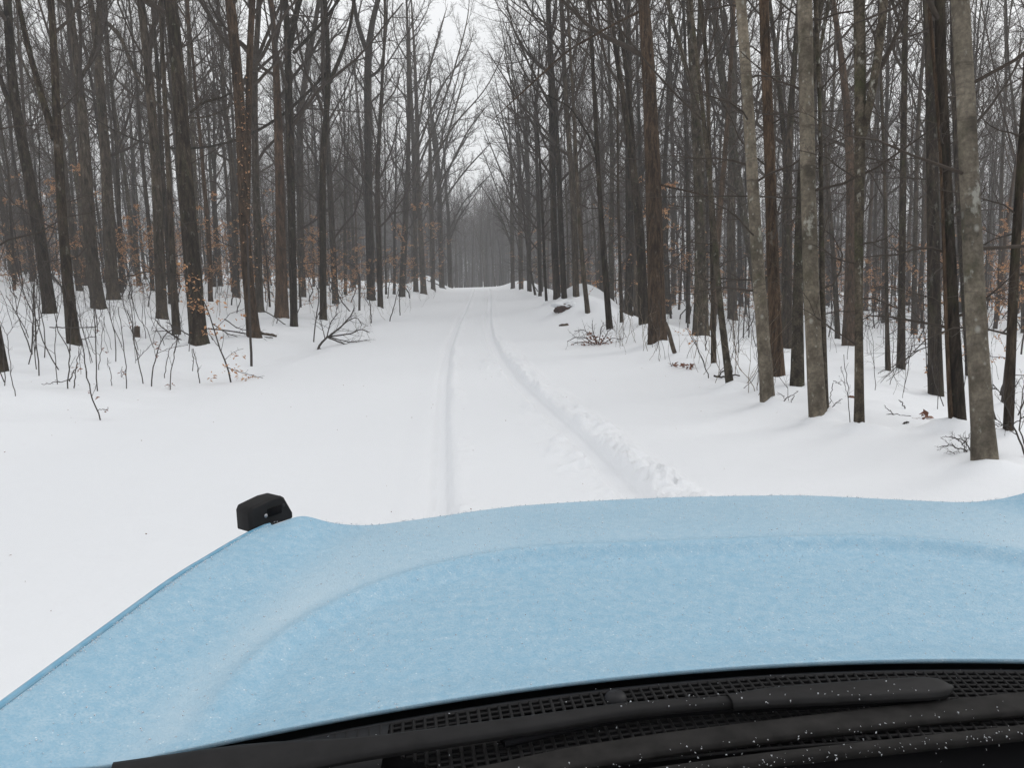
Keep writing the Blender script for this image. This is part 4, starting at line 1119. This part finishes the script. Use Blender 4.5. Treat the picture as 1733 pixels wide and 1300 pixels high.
ns_, nt_ = 261, 150
s = np.linspace(-1, 1, ns_); t = np.linspace(0, 1, nt_)
SS, TT = np.meshgrid(s, t)
u = SS * 0.9
for _ in range(3):
    v = v_rear(u) + (v_front(u) - v_rear(u)) * TT
    u = SS * u_edge(v)
V = np.stack([u + CX, v, hood_z(u, v)], -1)
lip = []
for dv, dz in ((0.006, -0.003), (0.014, -0.010), (0.022, -0.022), (0.028, -0.04), (0.032, -0.07), (0.034, -0.12)):
    q = V[-1].copy(); q[:, 1] += dv; q[:, 2] += dz; lip.append(q)
back = []
for dv, dz in ((0.012, -0.012), (0.003, -0.006)):
    q = V[0].copy(); q[:, 1] += dv; q[:, 2] += dz; back.append(q)
HV = np.concatenate([np.array(back), V, np.array(lip)], 0)
# frost that lies thickest in the channel between the raised edge and the crease
uu, vv = HV[..., 0] - CX, HV[..., 1]
dd = bulge_sdf(uu, vv); de = u_edge(vv) - np.abs(uu)
fr = sstep(0.10, 0.22, de) * sstep(-0.01, 0.05, dd) * (1 - 0.55 * sstep(1.0, 1.5, vv)) * (0.6 + 0.8 * fbm(uu * 7, vv * 3.2, 5, 3) + 0.3)
fr = np.clip(fr, 0, 1)
hood_me = Geo().grid(HV - CO).mesh("hood")
at = hood_me.attributes.new("frost", 'FLOAT', 'POINT'); at.data.foreach_set("value", fr.ravel().astype(np.float32))


def paint_mat(name, frost=True):
    m, nt, b = mat_new(name)
    mp = mapped(nt, (1, 1, 1))
    base = (0.140, 0.350, 0.510)
    if frost:
        n1 = noise(nt, mp, 60, 5, 0.68); n2 = noise(nt, mp, 320, 3, 0.6); n3 = noise(nt, mp, 8, 4, 0.6)
        f1 = ramp(nt, n1.outputs[0], [(0.34, (0.22,) * 3), (0.64, (0.80,) * 3)]).outputs[0]
        f2 = ramp(nt, n2.outputs[0], [(0.34, (0.30,) * 3), (0.64, (1, 1, 1))]).outputs[0]
        f3 = ramp(nt, n3.outputs[0], [(0.3, (0.78,) * 3), (0.7, (1.0,) * 3)]).outputs[0]
        f = mixc(nt, 1.0, mixc(nt, 1.0, f1, f2, "MULTIPLY"), f3, "MULTIPLY")
        f = mixc(nt, 0.34, f, (0.68, 0.68, 0.68))
        a = nt.nodes.new("ShaderNodeAttribute"); a.attribute_name = "frost"
        am = nt.nodes.new("ShaderNodeMath"); am.operation = "MULTIPLY"; am.inputs[1].default_value = 0.85
        nt.links.new(a.outputs["Fac"], am.inputs[0])
        f = mixc(nt, am.outputs[0], f, (0.9, 0.9, 0.9))
        vo = nt.nodes.new("ShaderNodeTexVoronoi"); vo.inputs["Scale"].default_value = 110; nt.links.new(mp.outputs[0], vo.inputs["Vector"])
        sp_ = ramp(nt, vo.outputs["Distance"], [(0.07, (1, 1, 1)), (0.14, (0, 0, 0))]).outputs[0]
        sm = mixc(nt, 1.0, sp_, ramp(nt, n1.outputs[0], [(0.45, (0, 0, 0)), (0.6, (0.8,) * 3)]).outputs[0], "MULTIPLY")
        c = mixc(nt, f, base, (0.49, 0.605, 0.680))
        c = mixc(nt, sm, c, (0.75, 0.82, 0.86))
        nt.links.new(c, b.inputs["Base Color"])
        b.inputs["Roughness"].default_value = 0.55
        b.inputs["Specular IOR Level"].default_value = 0.35
        h = nt.nodes.new("ShaderNodeMath"); h.operation = "ADD"
        nt.links.new(n2.outputs[0], h.inputs[0]); nt.links.new(n1.outputs[0], h.inputs[1])
        bump(nt, b, h.outputs[0], 0.35, 0.004)
    else:
        n1 = noise(nt, mp, 40, 4)
        c = mixc(nt, ramp(nt, n1.outputs[0], [(0.45, (0, 0, 0)), (0.7, (0.35,) * 3)]).outputs[0], (0.13, 0.34, 0.50), (0.42, 0.56, 0.65))
        nt.links.new(c, b.inputs["Base Color"])
        b.inputs["Roughness"].default_value = 0.35; b.inputs["Coat Weight"].default_value = 0.4
    return m


M['frost'] = paint_mat("frosted_blue_paint"); M['paint'] = paint_mat("blue_paint", False)
M['plastic'] = flat_mat("black_plastic", (0.012, 0.012, 0.014), 0.55, 0.25, 0.3, 60)
M['plastic_lit'] = flat_mat("lit_dusty_black_plastic", (0.013, 0.0125, 0.013), 0.65, 0.18, 0.3, 40)  # lit copy of the black plastic: sky light and dust in its colour
M['trim'] = flat_mat("weathered_trim", (0.016, 0.015, 0.0145), 0.8, 0.15, 0.45, 45)
M['rubber'] = flat_mat("rubber", (0.010, 0.010, 0.011), 0.75, 0.25, 0.3, 30)
M['void'] = flat_mat("black_cavity", (0.004, 0.004, 0.005), 0.9, 0.1, 0.2, 10)
M['metal'] = flat_mat("bolt_metal", (0.35, 0.36, 0.38), 0.35, 0.5, 0.1, 60, 0.9)
M['lamp'] = flat_mat("lamp_lens", (0.55, 0.58, 0.60), 0.15, 0.6, 0.05, 10)
obj("hood", hood_me, M['frost'], CAR)

# fenders: a thin strip of blue beside the hood, then the flank with the wheel opening
for sg in (-1, 1):
    ve = np.linspace(-0.2, 1.50, 62)
    ue = u_edge(ve)
    ze = hood_z(ue * 0.9999, np.maximum(ve, 0.75))
    arch = np.where(np.abs(ve - 1.12) < 0.52, 0.43 + np.sqrt(np.maximum(0, 0.52 ** 2 - (ve - 1.12) ** 2)), 0.52)
    zb = np.maximum(0.52, arch)
    rows = []
    for o_, dz in ((0.0065, -0.05), (0.0065, -0.006), (0.009, -0.0015), (0.014, -0.001), (0.019, -0.003), (0.025, -0.010), (0.031, -0.024), (0.036, -0.06), (0.042, -0.16)):
        rows.append(np.stack([CX + sg * (ue + o_), ve, ze + dz], -1))
    rows.append(np.stack([CX + sg * (np.maximum(ue, 0.9) + 0.05), ve, np.maximum(zb, ze - 0.5) * 0 + (ze - 0.17) * 0.4 + zb * 0.6], -1))
    rows.append(np.stack([CX + sg * (np.maximum(ue, 0.92) + 0.05), ve, zb], -1))
    rows.append(np.stack([CX + sg * (np.maximum(ue, 0.92) - 0.02), ve, zb], -1))
    R3 = np.array(rows)
    if sg > 0: R3 = R3[:, ::-1]
    fe = obj("fender", Geo().grid(R3 - CO).mesh("fender"), M['paint'], CAR)
    # flare lip round the wheel opening
    th = np.linspace(0, pi, 22)
    fl_ = np.stack([np.full(22, CX + sg * 0.985), 1.12 + 0.535 * np.cos(th), 0.43 + 0.535 * np.sin(th)], -1) - CO
    g = Geo(); g.tubes(fl_[None], np.full((1, 22), 0.03), 8)
    obj("wheel_flare", g.mesh("wheel_flare"), M['plastic'], fe)
    # black gap lining under the shut line
    g = Geo(); pl = np.stack([CX + sg * (ue + 0.003), ve, ze - 0.028], -1) - CO
    pl = pl[:58]; g.tubes(pl[None], np.full((1, len(pl)), 0.012), 5)
    obj("gap_seal", g.mesh("gap_seal"), M['rubber'], fe)
    # corner tie-down loop on the fender
    A = np.array([CX + sg * (0.864), 1.470, hood_z(np.array(0.845), np.array(1.455)) - 0.012])
    B = np.array([CX + sg * (0.800), 1.550, hood_z(np.array(0.80), np.array(1.50)) - 0.010])
    e = norm(B - A); L = np.linalg.norm(B - A); upv = np.array([0, 0, 1.0]); e = norm(e * [1, 1, 0.25])
    # facing: towards the windscreen and the middle of the hood
    out = norm(np.cross(e, upv)); 
    if out[1] > 0: out = -out
    pr = [(0.0, 0.0), (0.0, 0.040), (0.05, 0.049), (0.50, 0.056), (0.74, 0.055), (0.82, 0.049), (1.0, 0.012), (1.0, 0.0)]
    pts_ = [A + e * L * a + upv * h for a, h in pr]
    g = Geo(); g.prism(pts_, -out * 0.042)
    pts2 = [A + e * L * (0.5 + (a - 0.5) * 0.90) + upv * (0.028 + (h - 0.028) * 0.88) + out * 0.006 for a, h in pr]
    p0 = np.array(pts_); p1 = np.array(pts2)
    g.add(np.concatenate([p0, p1]), [(i, (i + 1) % 8, 8 + (i + 1) % 8, 8 + i) for i in range(8)])
    g.add(np.concatenate([p1, [p1.mean(0)]]), None, [(i, (i + 1) % 8, 8) for i in range(8)])
    g.v = [x - CO for x in g.v]
    lp = obj("tie_down_loop", g.mesh("tie_down_loop", False), M['plastic_lit'], CAR)
    bv = lp.modifiers.new("bevel", 'BEVEL'); bv.width = 0.003; bv.segments = 2; bv.limit_method = 'ANGLE'
    ax = np.array([e, out, np.cross(e, out)])
    c = A + e * L * 0.54 + upv * 0.030 + out * 0.0068
    g = Geo(); g.box(c - CO, L * 0.15, 0.003, 0.0075, ax); obj("slot", g.mesh("slot", False), M['void'], lp)
    for a, h in ((0.33, 0.026), (0.74, 0.036)):
        c = A + e * L * a + upv * h + out * 0.0085
        P = np.array([c, c + out * 0.001, c + out * 0.0014]) - CO
        g = Geo(); g.tubes(P[None], np.array([[0.0042, 0.0036, 0.0004]]), 8); obj("bolt", g.mesh("bolt"), M['metal'] if a < 0.5 else M['plastic'], lp)
    # wheel
    wc = np.array([CX + sg * 0.83, 1.12, 0.41])
    prof = [(-0.13, 0.23), (-0.135, 0.30), (-0.12, 0.37), (-0.085, 0.40), (0.085, 0.40), (0.12, 0.37), (0.135, 0.30), (0.13, 0.23)]
    a = np.linspace(0, 2 * pi, 49)
    tv = np.array([[[o_, r * cos(x) * (1 + 0.012 * (i % 2) * (r > 0.36)), r * sin(x) * (1 + 0.012 * (i % 2) * (r > 0.36))] for i, x in enumerate(a)] for o_, r in prof])
    w_ = obj("wheel", Geo().grid(tv + wc - CO).mesh("tyre"), M['rubber'], CAR)
    rimp = [(0.10, 0.235), (0.07, 0.20), (0.05, 0.10), (0.08, 0.06), (0.085, 0.001)]
    rv = np.array([[[sg * o_, r * cos(x), r * sin(x)] for x in a] for o_, r in rimp])
    obj("rim", Geo().grid(rv + wc - CO).mesh("rim"), M['metal'], w_)

# nose: grille panel, round lamps, bumper
uN = np.linspace(-0.76, 0.76, 41)
vN = v_front(uN) + 0.028
gr = np.array([np.stack([uN + CX, vN + a, np.full_like(uN, z)], -1) for a, z in ((-0.02, 1.16), (0.0, 1.10), (0.01, 0.95), (0.0, 0.82), (-0.05, 0.80))])
gp_ = obj("grille_panel", Geo().grid(gr - CO).mesh("grille_panel"), M['plastic'], CAR)
g = Geo()
for z in (0.90, 0.96, 1.02):
    pl = np.stack([uN[6:-6] + CX, vN[6:-6] + 0.018, np.full(29, z)], -1) - CO
    g.tubes(pl[None], np.full((1, 29), 0.010), 6)
obj("grille_bars", g.mesh("grille_bars"), M['plastic_lit'], gp_)
for sg in (-1, 1):
    c = np.array([CX + sg * 0.60, float(v_front(np.array(0.60))) + 0.03, 0.96])
    P = np.array([c, c + [0, 0.03, 0], c + [0, 0.045, 0], c + [0, 0.05, 0]]) - CO
    g = Geo(); g.tubes(P[None], np.array([[0.10, 0.10, 0.085, 0.001]]), 24); obj("headlight", g.mesh("headlight"), M['lamp'], CAR)
uB = np.linspace(-0.92, 0.92, 31); vB = 1.80 - 0.16 * uB ** 2
bp = np.array([np.stack([uB + CX, vB + a, np.full_like(uB, z)], -1) for a, z in ((-0.10, 0.78), (0.0, 0.78), (0.02, 0.75), (0.02, 0.62), (0.0, 0.58), (-0.10, 0.56))])
obj("bumper", Geo().grid(bp - CO).mesh("bumper"), M['plastic'], CAR)

# cowl: dark tray, raised net of thin ribs, smooth strip, rubber moulding and the dark shelf behind
uC = np.linspace(-0.96, 0.96, 97)


def cowl_row(off, z): return np.stack([uC + CX, v_rear(uC) + off, np.full_like(uC, z) - 0.012 * uC ** 2], -1)


cw = obj("cowl", Geo().grid(np.array([cowl_row(0.5, 1.10), cowl_row(0.14, 1.18), cowl_row(0.03, 1.216), cowl_row(0.0, 1.219), cowl_row(-0.09, 1.218), cowl_row(-0.19, 1.218)]) - CO).mesh("cowl_tray"), M['void'], CAR)
g = Geo()
offs = np.linspace(-0.010, -0.148, 15)
um = np.linspace(-0.585, 0.95, 120)
for k, o_ in enumerate(offs):
    uk = um[um > -0.585 + 0.42 * 0 + max(0, (k - 0) * 0.012)]
    P = np.stack([uk + CX, v_rear(uk) + o_, 1.2385 - 0.012 * uk ** 2], -1) - CO
    R_w = np.full((1, len(uk)), 0.0020)
    g.tubes(P[None], R_w, 4)
for uk in np.arange(-0.58, 0.95, 0.0125):
    k0 = min(14, max(2, int((uk + 0.585) / 0.012) + 1))
    oo = np.linspace(offs[0], offs[k0], 4)
    P = np.stack([uk + CX + 0.10 * (oo - offs[0]) * np.sign(uk), v_rear(uk) + oo, np.full(4, 1.2395 - 0.012 * uk ** 2)], -1) - CO
    g.tubes(P[None], np.full((1, 4), 0.0022), 4)
obj("vent_mesh", g.mesh("vent_mesh", False), M['plastic_lit'], cw)
# smooth frame of the net
g = Geo()
g.grid(np.array([cowl_row(-0.002, 1.225), cowl_row(-0.004, 1.2405), cowl_row(-0.009, 1.2405), cowl_row(-0.010, 1.225)]) - CO)
m_ = uC < -0.50
def sub(r, m): return r[m]
g.grid(np.array([sub(cowl_row(-0.0095, 1.2402), m_), sub(cowl_row(-0.03, 1.2406), m_), sub(cowl_row(-0.10, 1.240), m_), sub(cowl_row(-0.16, 1.238), m_)]) - CO)
obj("cowl_trim", g.mesh("cowl_trim"), M['plastic'], cw)
obj("dashboard", Geo().grid(np.array([cowl_row(-0.185, 1.20), cowl_row(-0.195, 1.226), cowl_row(-0.25, 1.228), cowl_row(-0.55, 1.19), cowl_row(-0.62, 1.0)]) - CO).mesh("dashboard"), M['void'], CAR)


def px_bar(pts, z, th, mat, name, parent, n=24, roundend=False):
    """bar of oval section; pts = (x, y, width in the photo)"""
    C = np.array([atz(x, y, z) for x, y, w in pts])
    Wd = np.array([w * np.linalg.norm(c - EYE) / F / 2 for (x, y, w), c in zip(pts, C)])
    C, Wd = resample(C, Wd, n, 1)
    if roundend:
        Wd[-1] *= 0.15; Wd[-2] *= 0.72; Wd[-3] *= 0.93
    T_ = norm(np.gradient(C, axis=0)); S_ = norm(np.cross(T_, [0, 0, 1])); U_ = np.cross(S_, T_)
    a = np.linspace(0, 2 * pi, 17)
    sx = np.sign(np.cos(a)) * np.abs(np.cos(a)) ** 0.6; sy = np.sign(np.sin(a)) * np.abs(np.sin(a)) ** 0.6
    V_ = C[:, None] + S_[:, None] * (sx[None, :, None] * Wd[:, None, None]) * 1.25 + U_[:, None] * sy[None, :, None] * np.minimum(th, Wd)[:, None, None]
    return obj(name, Geo().grid(V_ - CO).mesh(name), mat, parent)


wa = px_bar([(180, 1345, 110), (420, 1292, 70), (620, 1268, 34), (900, 1228, 28), (1060, 1203, 20), (1200, 1192, 15), (1280, 1186, 16)], 1.258, 0.007, M['plastic_lit'], "wiper_arm", CAR)
px_bar([(1235, 1190, 20), (1300, 1182, 30), (1420, 1174, 36), (1520, 1168, 38), (1612, 1164, 36)], 1.260, 0.007, M['plastic_lit'], "wiper_blade", wa, 24, True)
px_bar([(850, 1256, 22), (930, 1235, 26), (1040, 1214, 20), (1180, 1201, 18), (1330, 1194, 16), (1580, 1184, 8)], 1.249, 0.004, M['void'], "wiper_arm_shade", wa)  # added black bar: the shadow under the arm, modelled as a dark shape
px_bar([(640, 1360, 40), (800, 1325, 40), (950, 1290, 40), (1120, 1262, 38), (1330, 1236, 36), (1520, 1214, 36), (1800, 1186, 36)], 1.246, 0.006, M['trim'], "cowl_strip", cw, 40)
px_bar([(900, 1345, 14), (1100, 1312, 14), (1300, 1287, 16), (1500, 1266, 16), (1800, 1234, 16)], 1.246, 0.006, M['trim'], "windscreen_moulding", cw, 40)
g = Geo()
c = atz(1042, 1178, 1.243)
zz = np.array([-0.012, -0.004, 0.001, 0.003, 0.0035]); g.tubes((np.stack([c[0] + zz * 0, c[1] + zz * 0, c[2] + zz], -1) - CO)[None], np.array([[0.014, 0.014, 0.012, 0.007, 0.0005]]), 16)
obj("washer_nozzle", g.mesh("washer_nozzle"), M['plastic'], cw)

# loose snow grains lying on the hood, the wipers and the cowl
gr_ = np.random.default_rng(17)


def grains(g, P, r):
    P = np.asarray(P, float); n = len(P)
    d = norm(gr_.normal(0, 1, (n, 4, 3)))
    V_ = P[:, None] + d * r[:, None, None]
    b = (np.arange(n) * 4)[:, None]
    g.add(V_.reshape(-1, 3), None, np.concatenate([b + [0, 1, 2], b + [0, 2, 3], b + [0, 3, 1], b + [1, 3, 2]]))


g = Geo()
n = 4500
ss, tt = gr_.uniform(-1, 0.75, n), gr_.random(n) ** 0.85
u = ss * 0.9
for _ in range(3):
    v = v_rear(u) + (v_front(u) - v_rear(u)) * tt; u = ss * u_edge(v)
keep = gr_.random(n) < 0.35 + 1.1 * vnoise(u * 9, v * 9, 3)
u, v = u[keep], v[keep]
grains(g, np.stack([u + CX, v, hood_z(u, v) + 0.0004], -1), gr_.uniform(0.0006, 0.0021, len(u)))
n = 500
u = gr_.uniform(-0.74, 0.80, n); v = v_front(u) - np.abs(gr_.normal(0, 0.006, n)) + 0.004
grains(g, np.stack([u + CX, v, hood_z(u, v) + 0.001], -1), gr_.uniform(0.0008, 0.0024, n))
n = 350
v = gr_.uniform(0.75, 1.5, n); u = -(u_edge(v) - np.abs(gr_.normal(0, 0.004, n)))
grains(g, np.stack([u + CX, v, hood_z(u, v) + 0.0008], -1), gr_.uniform(0.0006, 0.0018, n))
n = 200
u = gr_.uniform(-0.6, 0.45, n); o_ = gr_.uniform(-0.25, -0.005, n) 
v = v_rear(u) + o_
grains(g, np.stack([u + CX, v, np.full(n, 1.2425)], -1), gr_.uniform(0.0006, 0.0018, n))
for n, a, b, za in ((150, (1000, 1328), (1760, 1238), 1.252), (80, (800, 1325), (1733, 1192), 1.252), (45, (1040, 1196), (1600, 1163), 1.279)):
    f_ = gr_.random(n)
    P = np.array([atz(a[0] + (b[0] - a[0]) * f + gr_.normal(0, 3), a[1] + (b[1] - a[1]) * f + gr_.normal(0, 8), za) for f in f_])
    grains(g, P, gr_.uniform(0.0005, 0.0016, n))
m, nt, b = mat_new("snow_grain"); b.inputs["Base Color"].default_value = (0.9, 0.92, 0.95, 1); b.inputs["Roughness"].default_value = 0.5
tr = nt.nodes.new("ShaderNodeBsdfTranslucent"); tr.inputs["Color"].default_value = (0.95, 0.97, 1, 1)
mx = nt.nodes.new("ShaderNodeMixShader"); mx.inputs[0].default_value = 0.55
nt.links.new(b.outputs[0], mx.inputs[1]); nt.links.new(tr.outputs[0], mx.inputs[2]); nt.links.new(mx.outputs[0], nt.nodes["Material Output"].inputs["Surface"])
tag(obj("snow_grains", g.mesh("snow_grains", False), m), "loose snow grains sprinkled over the blue hood and black wiper tray", "snow", kind="stuff")

DN = True

HAZE = 0.0015

# ------------------------------------------------------------------ snowy air that greys the far woods
hz = bpy.data.materials.new("haze"); hz.use_nodes = True
hn = hz.node_tree; hn.nodes.remove(hn.nodes["Principled BSDF"])
pv = hn.nodes.new("ShaderNodeVolumePrincipled"); pv.inputs["Color"].default_value = (0.93, 0.94, 0.96, 1); pv.inputs["Density"].default_value = HAZE
hn.links.new(pv.outputs[0], hn.nodes["Material Output"].inputs["Volume"])
g = Geo(); zl = float(GZ.min()) - 1.0
g.box((0, 310, (zl + 38) / 2), 440, 335, (38 - zl) / 2)
tag(obj("haze", g.mesh("haze", False), hz), "thin grey winter haze between the trees", "haze", kind="stuff")

# ------------------------------------------------------------------ sky, light, camera
W = bpy.data.worlds.new("World"); S.world = W; W.use_nodes = True
wn = W.node_tree
SUN_EL, SUN_AZ = radians(38), radians(62)
sky = wn.nodes.new("ShaderNodeTexSky"); sky.sky_type = 'NISHITA'; sky.sun_disc = False
sky.sun_elevation = SUN_EL; sky.sun_rotation = SUN_AZ; sky.air_density = 1.0; sky.dust_density = 4.0
# an overcast lid: most of the blue is whitened out, brighter overhead, with soft cloud mottling
hs = wn.nodes.new("ShaderNodeHueSaturation"); hs.inputs["Saturation"].default_value = 0.25; hs.inputs["Value"].default_value = 1.0
wn.links.new(sky.outputs[0], hs.inputs["Color"])
tc = wn.nodes.new("ShaderNodeTexCoord")
ns = wn.nodes.new("ShaderNodeTexNoise"); ns.inputs["Scale"].default_value = 2.2; ns.inputs["Detail"].default_value = 4
wn.links.new(tc.outputs["Generated"], ns.inputs["Vector"])
rp = wn.nodes.new("ShaderNodeValToRGB")
rp.color_ramp.elements[0].position = 0.3; rp.color_ramp.elements[0].color = (7.6, 7.75, 7.9, 1)
rp.color_ramp.elements[1].position = 0.7; rp.color_ramp.elements[1].color = (9.4, 9.45, 9.5, 1)
wn.links.new(ns.outputs[0], rp.inputs[0])
mx = wn.nodes.new("ShaderNodeMix"); mx.data_type = 'RGBA'; mx.inputs[0].default_value = 0.85
wn.links.new(hs.outputs[0], mx.inputs[6]); wn.links.new(rp.outputs[0], mx.inputs[7])
bg = wn.nodes["Background"]; bg.inputs["Strength"].default_value = 0.127
wn.links.new(mx.outputs[2], bg.inputs["Color"])

sl = bpy.data.lights.new("sun", 'SUN'); sl.energy = 0.7; sl.angle = radians(24); sl.color = (1.0, 0.97, 0.93)
so = bpy.data.objects.new("sun", sl); COL.objects.link(so)
so.rotation_euler = (radians(90) - SUN_EL, 0, pi - SUN_AZ)

cam = bpy.data.cameras.new("camera"); co = bpy.data.objects.new("camera", cam); COL.objects.link(co)
cam.sensor_width = 36; cam.lens = 36 * F / PW; cam.clip_end = 3000; cam.clip_start = 0.02
co.location = EYE
from mathutils import Matrix
co.rotation_euler = Matrix([list(r) for r in CR]).to_euler()
S.camera = co
S.view_settings.view_transform = 'Standard'; S.view_settings.look = 'None'; S.view_settings.gamma = 1; S.view_settings.exposure = 0.0
S.render.engine = 'CYCLES'
cy = S.cycles
cy.max_bounces = 6; cy.diffuse_bounces = 4; cy.glossy_bounces = 2; cy.transmission_bounces = 3; cy.volume_bounces = 1; cy.transparent_max_bounces = 4
cy.sample_clamp_indirect = 6
cy.use_denoising = DN
cy.denoising_prefilter = 'NONE'; cy.denoising_input_passes = 'RGB_ALBEDO_NORMAL'
try: cy.denoiser = 'OPENIMAGEDENOISE'
except Exception: pass
cy.use_adaptive_sampling = True; cy.adaptive_threshold = 0.004
S.render.use_persistent_data = False
